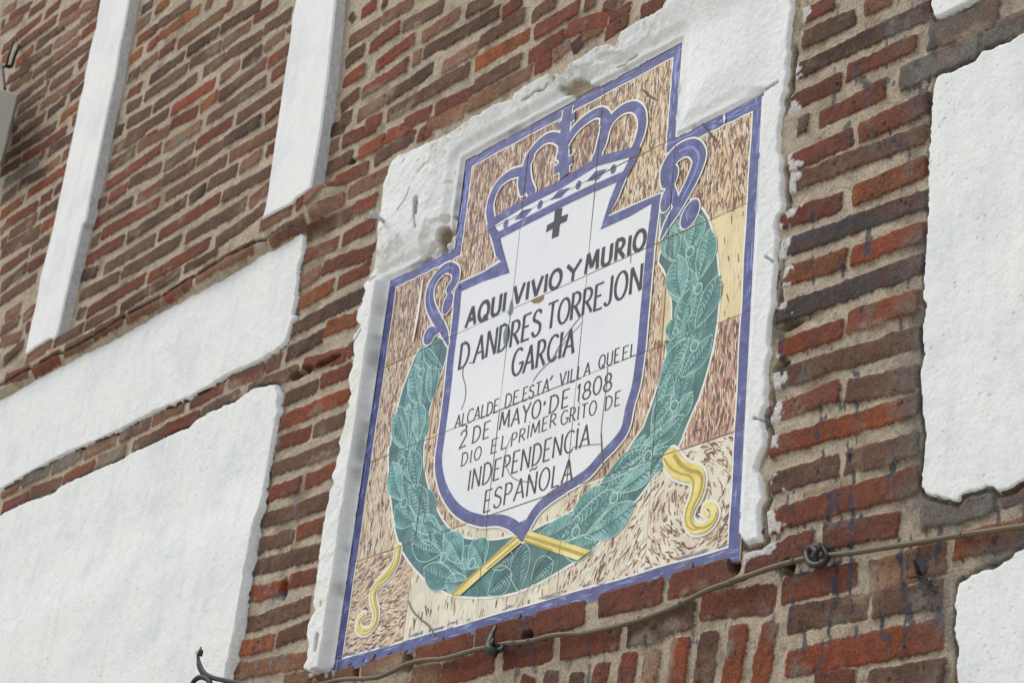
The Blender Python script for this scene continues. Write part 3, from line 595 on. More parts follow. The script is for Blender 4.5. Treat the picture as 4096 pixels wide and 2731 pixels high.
def smooth(pts, n=6, closed=False):
    """Catmull-Rom through the points (2 or more numbers each)"""
    P = [np.array(p, float) for p in pts]; out = []; N = len(P)
    for i in range(N if closed else N-1):
        p0 = P[(i-1) % N] if closed else P[max(i-1, 0)]; p1 = P[i]; p2 = P[(i+1) % N]
        p3 = P[(i+2) % N] if closed else P[min(i+2, N-1)]
        for k in range(n):
            t = k/n
            out.append(.5*(2*p1+(p2-p0)*t+(2*p0-5*p1+4*p2-p3)*t*t+(3*p1-p0-3*p2+p3)*t**3))
    if not closed: out.append(P[-1])
    return out
class Sheet:
    """a coat of paint on the tiles: flat shapes at one depth"""
    def __init__(s, d): s.d = d; s.V = []; s.F = []; s.k = 0
    def lift(s, n0):
        s.k += 1; dd = s.d+2.5e-6*(s.k % 41)
        s.V[n0:] = [(v[0], v[1], dd) for v in s.V[n0:]]
    def poly(s, pts):
        n0 = len(s.V); s.V += [(p[0], p[1]) for p in pts]
        for t in tessellate_polygon([[Vector((p[0], p[1], 0)) for p in pts]]): s.F.append(tuple(n0+i for i in t))
        s.lift(n0)
    def stroke(s, pts, w, closed=False, caps=True, jit=0):
        P = [np.array(p[:2], float) for p in pts]; N = len(P)
        if N < 2: return
        W = [w]*N if isinstance(w, (int, float)) else list(w)
        n0 = len(s.V)
        for i in range(N):
            a = P[i-1] if (i > 0 or closed) else P[i]; b = P[(i+1) % N] if (i < N-1 or closed) else P[i]
            t = b-a; t = t/(np.linalg.norm(t)+1e-12); nn = np.array([-t[1], t[0]])
            # mitre so that corners keep their width
            if 0 < i < N-1 or closed:
                t1 = P[i]-P[i-1]; t1 = t1/(np.linalg.norm(t1)+1e-12); cs = max(.45, abs(float(t@t1)))
            else: cs = 1
            hw = W[i]/2/cs*(1+(random.uniform(-jit, jit) if jit else 0))
            s.V += [tuple(P[i]+nn*hw), tuple(P[i]-nn*hw)]
        for i in range(N if closed else N-1):
            a = n0+2*i; b = n0+2*((i+1) % N)
            s.F.append((a, a+1, b+1, b))
        s.lift(n0)
        if caps and not closed:
            for i, sg in ((0, -1), (N-1, 1)):
                t = (P[1]-P[0]) if i == 0 else (P[-1]-P[-2]); t = t/(np.linalg.norm(t)+1e-12)*sg; nn = np.array([-t[1], t[0]])
                m0 = len(s.V); k = 5
                for q in range(k+1):
                    an = -math.pi/2+math.pi*q/k; s.V.append(tuple(P[i]+(t*math.cos(an)+nn*math.sin(an))*W[i]/2))
                s.F.append(tuple(range(m0, m0+k+1))); s.lift(m0)
    def ell(s, c, rx, rz, rot=0, n=18):
        ca, sa = math.cos(rot), math.sin(rot)
        s.poly([(c[0]+rx*math.cos(a)*ca-rz*math.sin(a)*sa, c[1]+rx*math.cos(a)*sa+rz*math.sin(a)*ca) for a in (2*math.pi*i/n for i in range(n))])
    def build(s, name, mat, parent): return combine(name, [(s, mat)], parent)
def combine(name, layers, parent):
    """several coats of paint as one mesh, cut along the tile joints"""
    bm = bmesh.new()
    for mi, (s, _) in enumerate(layers):
        vs_ = [bm.verts.new(V3(v[0], v[1], v[2])) for v in s.V]
        for f in s.F:
            if len(set(f)) > 2:
                try: bm.faces.new([vs_[i] for i in f]).material_index = mi
                except ValueError: pass
    bm.normal_update()
    bmesh.ops.reverse_faces(bm, faces=[f for f in bm.faces if f.normal.y > 0])
    gp = .0008
    xs = [v.co.x for v in bm.verts]; zs = [v.co.z-Z0 for v in bm.verts]
    lines = [((c*TS+s_*gp, 0, 0), (1,0,0)) for c in range(6) for s_ in (-1,1) if min(xs) < c*TS+.001 and max(xs) > c*TS-.001]
    lines += [((0, 0, r*TS+s_*gp+Z0), (0,0,1)) for r in range(1,6) for s_ in (-1,1) if min(zs) < r*TS+.001 and max(zs) > r*TS-.001]
    for co, no in lines:
        bmesh.ops.bisect_plane(bm, geom=bm.verts[:]+bm.edges[:]+bm.faces[:], plane_co=co, plane_no=no, dist=1e-7)
    dead = []
    for f in bm.faces:
        c = f.calc_center_median(); x, z = c.x/TS, (c.z-Z0)/TS
        if abs(x-round(x))*TS < gp*.98 or (abs(z-round(z))*TS < gp*.98 and round(z) != 0): dead.append(f)
        elif x < 0 or x > 5 or (z > 4 and (x < 1 or x > 4)) or z > 5: dead.append(f)
    bmesh.ops.delete(bm, geom=dead, context='FACES')
    for v in bm.verts: v.co.y -= tilt(v.co.x, v.co.z-Z0)
    me = bpy.data.meshes.new(name); bm.to_mesh(me); bm.free()
    for _, m in layers: me.materials.append(m)
    o = bpy.data.objects.new(name, me); col.objects.link(o); o.parent = parent; o.matrix_parent_inverse = parent.matrix_world.inverted()
    return o

M_BROWN = [mat_glaze('brown_brush_glaze', [lin(92,54,43), lin(124,80,62)], 60, .16), mat_glaze('tan_brush_glaze', [lin(158,116,84), lin(188,150,110)], 60, .16), mat_glaze('wiped_cream_glaze', [lin(226,208,174), lin(240,230,206)], 60, .16)]
M_BLUE = mat_glaze('cobalt_blue_glaze', [lin(44,46,100), lin(68,69,126), lin(84,87,140), lin(122,131,182)], 38, .13, (1, 1, 1.3))
M_BLUE2 = mat_glaze('light_blue_wash', [lin(104,116,178), lin(134,148,202)], 40, .13)
M_WHITE = mat_glaze('white_glaze', [lin(216,217,217), lin(226,226,225), lin(232,230,228)], 6, .08)
M_WHITE.node_tree.nodes['Principled BSDF'].inputs['Coat Weight'].default_value = 1
M_LINE = mat_glaze('cream_outline_glaze', [lin(226,222,206), lin(240,238,228)], 60, .14)
M_TEAL = mat_glaze('sea_green_glaze', [lin(34,78,76), lin(58,108,102), lin(86,136,129)], 30, .13, (1, 1, .8))
M_LEAF = mat_glaze('pale_green_glaze', [lin(58,112,106), lin(100,156,148), lin(156,198,190)], 34, .13)
M_DARK = mat_glaze('dark_green_glaze', [lin(40,84,84), lin(60,108,104)], 40, .13)
M_WORN = mat_glaze('worn_blue_glaze', [lin(112,114,150), lin(140,140,164)], 60, .3)
M_LEDGE = mat_glaze('pale_leaf_edge_glaze', [lin(160,198,188), lin(206,224,216)], 60, .14)
M_VEIN = mat_glaze('pale_vein_glaze', [lin(150,194,186), lin(178,210,203)], 40, .13)
M_YEL = mat_glaze('yellow_glaze', [lin(206,180,72), lin(228,210,116), lin(242,232,178)], 24, .13)
M_OCH = mat_glaze('ochre_glaze', [lin(170,142,40), lin(188,160,62)], 40, .14)
M_INK = mat_glaze('black_lettering_glaze', [lin(18,16,17), lin(30,26,26)], 50, .14)
M_CRACK = mat_simple('craze_line', lin(120,108,98), .8)
M_CHIP = mat_simple('bare_clay_chip', lin(146,118,84), .9)
M_SOOT = mat_simple('soot', lin(104,100,106), .8)
M_PATCH = mat_simple('grey_filler', lin(128,134,148), .8)

# outline of the shield (inner field) and of the wreath, traced on the tile face
sh_left = ats('B', [(985,440),(977,520),(970,600),(952,750),(932,900),(918,1050),(900,1200),(880,1350),(862,1480)])+ats('D', [(851,230),(856,320),(885,430),(950,540),(1040,612),(1150,645)])
sh_scal = ats('D', [(1210,640),(1270,640),(1350,672),(1425,745)])
sh_right = ats('E', [(190,850),(232,760),(300,655),(390,575),(490,508),(600,442),(705,365),(805,248),(905,145),(985,30)])+ats('C', [(1020,1440),(1070,1270),(1095,1120),(1115,960),(1132,760),(1150,560),(1166,380),(1182,200)])
sh_tr = ats('A', [(1392,1170)])+ats('A', [(1220,1255),(1040,1335),(1100,1180),(1172,1000),(1195,960)])
sh_tl = ats('A', [(300,1385),(316,1440)])+ats('B', [(1262,190),(1300,285),(1150,352),(985,428)])
sh_bottom_l = smooth(sh_left, 5); sh_bottom_r = smooth(sh_right, 5)
sh_top = ats('A', [(1172,1000),(1000,1075),(800,1170),(560,1285),(320,1400)])
field = sh_bottom_l+smooth(sh_scal, 5)+sh_bottom_r+sh_tr[:3]+ats('A', [(1195,950)])+sh_top+sh_tl

wr_out = ats('B', [(745,800),(722,835),(700,868),(680,910),(655,980),(620,1070),(598,1140),(578,1220),(560,1300),(543,1390),(530,1480)])+ats('D', [(520,150),(515,230),(516,310),(530,480),(545,600),(565,720),(600,830),(650,910),(700,970),(760,1030),(820,1080),(920,1130),(1010,1146),(1100,1152),(1190,1149),(1280,1140),(1370,1118),(1460,1085),(1540,1045),(1620,1000),(1690,958),(1770,908)])+\
 ats('E', [(640,1040),(720,972),(800,890),(880,800),(1000,665),(1095,548),(1185,425),(1240,355),(1300,275),(1340,235),(1385,185),(1420,110),(1450,30)])+ats('C', [(1500,1480),(1555,1360),(1600,1220),(1640,1080),(1670,950),(1690,840),(1702,740),(1712,620),(1716,500),(1710,370),(1700,250),(1682,150),(1660,70)])+ats('A', [(1790,1540),(1772,1440),(1752,1360),(1730,1300),(1700,1248),(1650,1205),(1610,1178),(1560,1150),(1500,1110),(1440,1100)])
wr_in = ats('A', [(1425,1180),(1420,1280),(1418,1400)])+ats('C', [(1262,60),(1300,140),(1278,190),(1258,240),(1250,290),(1290,350),(1315,410),(1335,490),(1346,570),(1352,640),(1350,720),(1338,820),(1328,890),(1312,960),(1305,1040),(1298,1100),(1262,1200),(1230,1300),(1195,1410),(1160,1500)])+\
 ats('E', [(1130,15),(1080,85),(1010,185),(930,322),(850,412),(750,502),(640,622),(570,675),(500,722),(440,745),(370,772),(310,800),(250,832)])+ats('D', [(1440,770),(1370,742),(1310,758),(1250,770),(1180,775),(1100,772),(1040,765),(985,748),(945,722),(910,690),(875,645),(850,600),(815,530),(790,470),(768,390),(750,300),(745,220),(748,150),(768,10)])+\
 ats('B', [(750,1440),(768,1340),(790,1230),(822,1130),(845,1050),(872,970),(895,900),(905,840),(895,800),(870,770),(820,742),(780,745)])

# brushed background: loose strokes tile by tile
SPEC = {(0,0):('h',260,.5),(4,0):('c',230,.45),(1,0):('v',120,.3),(2,0):('v',90,.35),(3,0):('d',230,.4),(4,2):('v',110,.08),
 (4,1):('v',300,.62),(4,3):('v',340,.55),(0,3):('v',360,.6),(0,2):('v',300,.45),(0,1):('v',300,.38),(1,4):('v',400,.70),(2,4):('v',400,.74),(3,4):('v',380,.55),(1,3):('v',340,.5),(3,3):('v',340,.5)}
st = [Sheet(.00025), Sheet(.0002), Sheet(.0003)]
rs = random.Random(21)
field_a = np.array(field)
cand = []
for (c, r) in tiles:
    md, n, dk = SPEC.get((c, r), ('v', 260, .45))
    for _ in range(int(n*(3.6 if dk > .36 else 2.0))):
        x = rs.uniform(c*TS+.004, (c+1)*TS-.004); z = rs.uniform(r*TS+.004, (r+1)*TS-.004)
        cand.append((x, z, md, dk))
cx_ = np.array([q[0] for q in cand]); cz_ = np.array([q[1] for q in cand])
inside = poly_sdf(cx_, cz_, field) < -.004
for (x, z, md, dk), ins_ in zip(cand, inside):
    if ins_: continue
    L_ = rs.uniform(.008, .025); w = rs.uniform(.0020, .0048)
    if md == 'v': a = math.pi/2+rs.gauss(0, .16)
    elif md == 'h': a = rs.gauss(.15 if z < .1 else .4, .28); L_ *= .8
    elif md == 'd': a = math.pi/2-.55+rs.gauss(0, .3); L_ *= .9
    else: a = math.atan2(z-.11, x-.905)+math.pi/2+rs.gauss(0, .35); L_ *= .75
    kk = rs.uniform(-18, 18)
    pts = []; ws = []; px_, pz_ = x-math.cos(a)*L_/2, z-math.sin(a)*L_/2; n = 6
    for i in range(n):
        pts.append((px_, pz_)); t = i/(n-1); ws.append(w*(.25+1.0*t*(1.35-t)*1.5) if md != 'h' else w*(.4+.8*math.sin(math.pi*t)))
        a += kk*L_/n*.5; px_ += math.cos(a)*L_/(n-1); pz_ += math.sin(a)*L_/(n-1)
    q = rs.random()
    k = 0 if q < dk*.55 else (1 if q < (.38 if dk > .42 else .16)+dk*.55 else 2)
    if k == 2: ws = [v*.55 for v in ws]
    st[k].stroke(pts, ws, caps=False)
combine('background_brushwork', [(st[1], M_BROWN[1]), (st[0], M_BROWN[0]), (st[2], M_BROWN[2])], plaque)

# blue border following the stepped outline, with a cream line inside it
bo = [(-.001,-.012),(1.001,-.012),(1.001,.801),(.801,.801),(.801,1.001),(.199,1.001),(.199,.801),(-.001,.801)]
def inset(poly, d):
    out = []; n = len(poly)
    for i in range(n):
        a, b, c = (np.array(poly[i-1]), np.array(poly[i]), np.array(poly[(i+1)%n]))
        t1 = (b-a)/np.linalg.norm(b-a); t2 = (c-b)/np.linalg.norm(c-b)
        out.append(tuple(b+np.array([-t1[1], t1[0]])*d+np.array([-t2[1], t2[0]])*d))
    return out
def ring(sh, o, i_, wob):
    n = len(o)
    for q in range(n):
        a, b, c, d = o[q], o[(q+1)%n], i_[(q+1)%n], i_[q]; k = 24
        for j in range(k):
            t0, t1 = j/k, (j+1)/k
            L_ = lambda p, r, t: (p[0]+(r[0]-p[0])*t, p[1]+(r[1]-p[1])*t)
            w0 = wob*math.sin(q*7+j*1.3)*(0 < j < k); w1 = wob*math.sin(q*7+(j+1)*1.3)*(j+1 < k)
            A_, B_, C_, D_ = L_(a,b,t0), L_(a,b,t1), L_(d,c,t1), L_(d,c,t0)
            ux, uz = D_[0]-A_[0], D_[1]-A_[1]
            sh.poly([A_, B_, (C_[0]+ux*w1, C_[1]+uz*w1), (D_[0]+ux*w0, D_[1]+uz*w0)])
s1 = Sheet(.0004); ring(s1, bo, inset(bo, .0275), .02); 
s2 = Sheet(.0006); ring(s2, bo, inset(bo, .0245), .03)
s3 = Sheet(.0008)
for _ in range(150):                      # paler dabs of the brush in the blue
    q = rs.randrange(8); a, b = bo[q], bo[(q+1) % 8]; t = rs.random(); x = a[0]+(b[0]-a[0])*t; z = a[1]+(b[1]-a[1])*t
    dx, dz = b[0]-a[0], b[1]-a[1]; L_ = math.hypot(dx, dz); dx /= L_; dz /= L_; off = rs.uniform(.004, .021)
    x += -dz*off; z += dx*off; l2 = rs.uniform(.006, .02)
    s3.stroke([(x-dx*l2, z-dz*l2), (x, z), (x+dx*l2, z+dz*l2)], [.001, rs.uniform(.002,.006), .001])
s4 = Sheet(.0010)
for _ in range(70):                       # glaze worn pale along the foot
    x = rs.random(); z = rs.uniform(.0, .021); l2 = rs.uniform(.004, .022)
    s4.stroke([(x-l2, z), (x, z+rs.uniform(-.002,.002)), (x+l2, z)], [.0006, rs.uniform(.001,.0045), .0006])
combine('painted_border', [(s1, M_LINE), (s2, M_BLUE), (s3, M_BLUE2), (s4, M_WORN)], plaque)

# wreath
w0 = Sheet(.0005); w0.stroke(wr_out, .009); w0.stroke(wr_in, .008)
w1 = Sheet(.00075); w1.poly(wr_out+wr_in)
wreath = combine('laurel_wreath', [(w0, M_LINE), (w1, M_TEAL)], plaque)
lk = 0
UNDER = False
def fresh():
    global lf, ll_, lv, ld, lk
    lk += 1; o = (lk % 11)*.000008-(.00014 if UNDER else 0); lf, ll_, lv, ld = Sheet(.00112+o), Sheet(.00118+o), Sheet(.00130+o), Sheet(.00124+o)
def leafdone(name): combine(name, [(lf, LEAFM[lk % 3]), (ll_, M_LEDGE), (lv, M_VEIN), (ld, M_DARK)], wreath)
def leaf(base, tip, w, flip=1, plain=False):
    fresh()
    b = np.array(base); t = np.array(tip); ax = t-b; t = t+ax*.10; b = b-ax*.06; ax = t-b; w = w*1.22; L_ = np.linalg.norm(ax); ax = ax/L_; n = np.array([-ax[1], ax[0]])
    prof = [0,.30,.52,.72,.88,.97,1.0,.97,.88,.70,.42,0]
    N = len(prof); bend = .06*L_*flip
    mid = [b+ax*L_*i/(N-1)+n*bend*math.sin(math.pi*i/(N-1)) for i in range(N)]
    lft = [m+n*w/2*p for m, p in zip(mid, prof)]; rgt_ = [m-n*w/2*p for m, p in zip(mid, prof)]
    if not plain: lf.poly(lft+rgt_[::-1][1:-1])
    ow = .0008 if UNDER else .0014; ll_.stroke(lft, ow, caps=False); ll_.stroke(rgt_, ow, caps=False)
    ld.stroke(mid[1:-1], [.0030-.0002*i for i in range(N-2)], caps=False)
    for i in range(1, N-1):
        for sg in (1, -1):
            e = mid[i]+n*sg*w*.46*prof[i]*rs.uniform(.55,.95)+ax*L_*rs.uniform(.06,.11)
            (ld if sg == flip else lv).stroke([mid[i], (mid[i]+e)/2+ax*.002, e], [.0024, .002, .0005] if sg == flip else [.0006, .0016, .0005], caps=False)
    leafdone('leaf')
def berry(c, r):
    fresh(); ll_.d = .00140; lf.d = .00147; ld.d = .00152
    ll_.ell(c, r*.95, r); lf.ell(c, r*.75, r*.8)
    ld.stroke([(c[0]-r*.35, c[1]-r*.3), (c[0]+r*.1, c[1]-r*.5), (c[0]+r*.45, c[1])], .0022)
    leafdone('berry')
LEAFM = [M_LEAF, mat_glaze('mid_green_glaze', [lin(48,100,94), lin(84,142,133), lin(132,180,171)], 34, .13), mat_glaze('deep_green_glaze', [lin(40,90,87), lin(70,124,118), lin(114,164,157)], 34, .13)]
def resamp(pts, n):
    P = np.array(pts); L_ = np.r_[0, np.cumsum(np.hypot(*np.diff(P, axis=0).T))]; t = np.linspace(0, L_[-1], n)
    return np.stack([np.interp(t, L_, P[:,0]), np.interp(t, L_, P[:,1])], 1)
wo_, wi_ = resamp(wr_out, 60), resamp(wr_in[::-1], 60)
UNDER = True
for i in range(1, 57, 2):
    for f_ in (.30, .74) if i % 4 == 1 else (.52,):
        j = i+5 if i > 30 else i-4
        j = min(59, max(0, j)); i_b = min(59, max(0, i if i > 30 else i+1))
        if abs(i-27) < 4: continue
        b_ = wo_[i_b]*(1-f_)+wi_[i_b]*f_; t_b = wo_[j]*(1-f_*.96)+wi_[j]*f_*.96
        wdt_ = np.linalg.norm(wo_[i]-wi_[i])*.42
        ax_ = t_b-b_; l_ = np.linalg.norm(ax_); 
        if l_ < .02: continue
        t_b = b_+ax_/l_*min(l_, .085)
        leaf(b_, t_b, min(wdt_, .042)/1.22, rs.choice((1,-1)))
UNDER = False
LV = [('B',(870,960),(760,830),60,1),('B',(720,1200),(690,960),105,1),('B',(800,1180),(800,960),95,-1),('B',(640,1480),(590,1240),110,1),('B',(715,1450),(705,1210),95,-1),
 ('D',(640,150),(560,-60),90,1),('D',(700,420),(665,190),100,-1),('D',(600,490),(545,270),115,1),('D',(690,650),(570,555),110,1),('D',(760,640),(668,430),110,-1),('D',(860,720),(690,660),90,-1),
 ('D',(800,800),(745,665),95,-1),('D',(860,860),(690,800),95,1),('D',(1000,920),(898,755),120,-1),('D',(1150,940),(1080,800),130,-1),('D',(960,1040),(770,965),120,1),('D',(1040,1040),(905,1050),90,1),
 ('D',(1500,770),(1775,640),130,-1),('D',(1690,760),(2000,460),120,-1),('D',(1850,740),(2140,540),130,-1),('D',(1680,830),(1890,790),110,-1),('D',(1960,380),(2280,170),95,1),('D',(2070,440),(2330,210),100,-1),
 ('E',(890,400),(1125,235),95,1),('E',(1180,390),(1325,190),110,1),('E',(1030,330),(1250,60),95,-1),('E',(1180,150),(1420,-60),100,-1),
 ('C',(1200,1560),(1335,1350),100,1),('C',(1340,1560),(1500,1330),95,-1),('C',(1260,1260),(1465,920),115,1),('C',(1440,1180),(1650,890),110,-1),('C',(1340,900),(1385,730),100,1),('C',(1410,830),(1510,510),125,1),('C',(1540,790),(1700,430),130,-1),
 ('C',(1420,560),(1400,270),150,1),('C',(1560,420),(1640,70),130,-1),('C',(1370,270),(1370,70),110,1),('C',(1500,180),(1540,-60),140,-1)]
for zn, b, t, w, fl in LV:
    s_ = ZN[zn][2]; bb = at(zn, *b); tt = at(zn, *t); leaf(bb, tt, w*s_/1700*.95, fl)
for zn, b, t, w in (('D',(1395,1105),(1425,815),110),('D',(1190,1130),(1330,1000),130),('D',(1480,1060),(1610,925),120),('D',(1220,960),(1340,880),80)):
    leaf(at(zn, *b), at(zn, *t), w*ZN[zn][2]/1650, 1, True)
for zn, c in (('B',(735,990)),('B',(645,1240)),('D',(605,245)),('D',(620,520)),('D',(885,890)),('D',(1075,930)),('D',(1775,720)),('D',(2030,490)),('D',(2255,210)),('C',(1370,1420)),('C',(1530,950)),('C',(1560,500)),('C',(1495,215))):
    berry(at(zn, *c), .0105)

# shield
f0 = Sheet(.0016); f0.poly(field)
o1, o2 = Sheet(.00154), Sheet(.00175)
edge_line = sh_bottom_l+smooth(sh_scal, 5)
crown_r = sh_tr
for pts in (edge_line, sh_bottom_r, [sh_right[-1]]+[sh_tr[0]]+sh_tr[1:4]+ats('A', [(1172,1000)]), sh_tl+[sh_left[0]]):
    o1.stroke(pts, .0275); o2.stroke(pts, .0205)
tipp = at('D', 1422, 775); o1.poly([at('D',1330,650), at('D',1418,800), at('E',290,690)]); o2.poly([at('D',1352,672), tipp, at('E',262,715)])
combine('shield', [(o1, M_LINE), (f0, M_WHITE), (o2, M_BLUE)], plaque)

# crown: four arches, a band with jewels and a cross
c0, c1 = Sheet(.0018), Sheet(.0021)
AR = [[(285,1335),(272,1240),(292,1150),(340,1065),(410,1010),(475,990)], [(500,1120),(488,1050),(505,980),(545,900)],
 [(555,1130),(528,1060),(520,970),(540,885),(590,815),(655,765),(712,760),(755,790),(770,830)], [(745,880),(790,790),(850,700),(930,630),(1000,592),(1045,605),(1070,650)],
 [(985,900),(1030,800),(1050,720),(1090,640),(1160,575),(1235,552),(1285,590),(1297,670),(1278,760),(1240,850)], [(1000,880),(1020,790),(1042,700),(1040,640)]]
for a in AR:
    p = smooth(ats('A', a), 6); c0.stroke(p, .0285); c1.stroke(p, .0205)
cr = [[(797,560),(780,690),(765,820),(770,900),(775,1020)], [(728,690),(845,612)], [(705,985),(830,905)]]
for i, a in enumerate(cr):
    w = (.026, .018, .019)[i]; p = ats('A', a); c0.stroke(p, w+.006, caps=False); c1.stroke(p, w, caps=False)
hi = ats('A', [(300,1325),(520,1190),(640,1130),(760,1070),(1000,920),(1260,850)]); lo = ats('A', [(318,1425),(560,1300),(800,1180),(985,1092),(1175,1010)])
wb = Sheet(.0019); wb.poly(hi+lo[::-1])
c1.stroke(hi, .0200); c1.stroke(lo, .0170)
c1.stroke(ats('A', [(1255,850),(1225,920),(1185,1000)]), .020); c1.stroke(ats('A', [(275,1340),(300,1400),(330,1430)]), .018)
for q in ((382,1340),(612,1212),(870,1080),(1102,972)): c1.ell(at('A', *q), .0075, .0095)
for q in ((500,1275),(745,1140),(990,1015)):
    x, z = at('A', *q); c1.poly([(x-.026, z-.003), (x-.004, z+.010), (x+.027, z+.003), (x+.005, z-.010)])
combine('crown', [(c0, M_LINE), (wb, M_WHITE), (c1, M_BLUE)], plaque)

# blue scrolls at both shoulders
def scroll(zn, pts, blobs):
    k0, k1, k2 = Sheet(.00195), Sheet(.0022), Sheet(.0024)
    s_ = ZN[zn][2]
    p = smooth([(*at(zn, a, b), w*s_/1650) for a, b, w in pts], 6)
    k0.stroke([q[:2] for q in p], [q[2]+.007 for q in p]); k1.stroke([q[:2] for q in p], [q[2] for q in p])
    n = len(p)
    k2.stroke([q[:2] for q in p[n//4:3*n//4]], [q[2]*.16 for q in p[n//4:3*n//4]])
    for (a, b, rx, rz, rot) in blobs:
        c = at(zn, a, b); k0.ell(c, rx*s_/1650+.003, rz*s_/1650+.003, rot); k1.ell(c, rx*s_/1650, rz*s_/1650, rot)
        k2.stroke([(c[0]-rx*.25*s_/1650, c[1]-rz*.4*s_/1650), (c[0]-rx*.4*s_/1650, c[1]+rz*.2*s_/1650), (c[0], c[1]+rz*.55*s_/1650)], .0025)
    combine('scroll_ornament', [(k0, M_LINE), (k1, M_BLUE), (k2, M_BLUE2)], plaque)
scroll('A', [(1425,1440,14),(1470,1340,45),(1530,1240,62),(1600,1110,72),(1655,990,80),(1680,890,86),(1640,830,88),(1575,840,90),(1510,890,92),(1470,970,96),(1470,1045,90)], [(1500,1030,34,62,-.25),(1470,1165,42,74,-.3),(1620,1275,52,74,-.5),(1515,1165,22,66,.25)])
scroll('B', [(915,800,18),(890,720,50),(835,625,62),(795,530,66),(800,430,66),(850,340,62),(915,290,60),(965,310,60),(965,370,62),(930,430,60)], [(915,530,38,62,-.25),(790,745,48,52,0),(845,700,52,30,.5)])

# yellow ribbon
r1 = ats('E', [(190,912),(232,828),(470,905),(722,985),(670,1020),(618,1062),(400,985)]); r2 = ats('D', [(1372,742),(1410,790),(1200,965),(1002,1142),(934,1136),(1150,940)])
for rr, zn, l1, l2 in ((r1, 'E', [(212,872),(400,932),(660,1020)], [(200,905),(420,985)]), (r2, 'D', [(1382,752),(1160,940),(945,1134)], [(1390,785),(1180,965)])):
    y1, y2 = Sheet(.00245), Sheet(.0026); y1.poly(rr); y2.stroke(ats(zn, l1), .0055); y2.stroke(ats(zn, l2), .0035)
    combine('ribbon', [(y1, M_YEL), (y2, M_OCH)], plaque)
def tail(zn, pts):
    y0, y1, y2 = Sheet(.0010), Sheet(.00245), Sheet(.0026)
    s_ = ZN[zn][2]; p = smooth([(*at(zn, a, b), w*s_/1900) for a, b, w in pts], 7)
    y0.stroke([q[:2] for q in p], [q[2]+.010 for q in p]); y1.stroke([q[:2] for q in p], [q[2] for q in p])
    n = len(p)
    y2.stroke([(q[0]+q[2]*.3, q[1]) for q in p[:n*3//4]], [q[2]*.22 for q in p[:n*3//4]])
    y2.stroke([(q[0]-q[2]*.36, q[1]) for q in p[:n*3//5]], [q[2]*.12 for q in p[:n*3//5]])
    combine('ribbon', [(y0, M_LINE), (y1, M_YEL), (y2, M_OCH)], plaque)
tail('E', [(1340,255,125),(1390,325,128),(1460,368,112),(1530,385,112),(1562,440,104),(1545,550,92),(1500,650,74),(1485,740,64),(1520,805,62),(1590,810,58),(1655,770,55),(1690,700,50),(1670,640,44),(1625,635,38),(1612,675,34),(1640,705,28)])
tail('D', [(578,830,52),(562,920,52),(515,1000,54),(450,1060,56),(412,1130,52),(415,1195,46),(430,1250,42),(425,1320,40),(385,1375,38),(335,1385,36),(308,1350,34),(318,1300,32),(350,1272,26)])

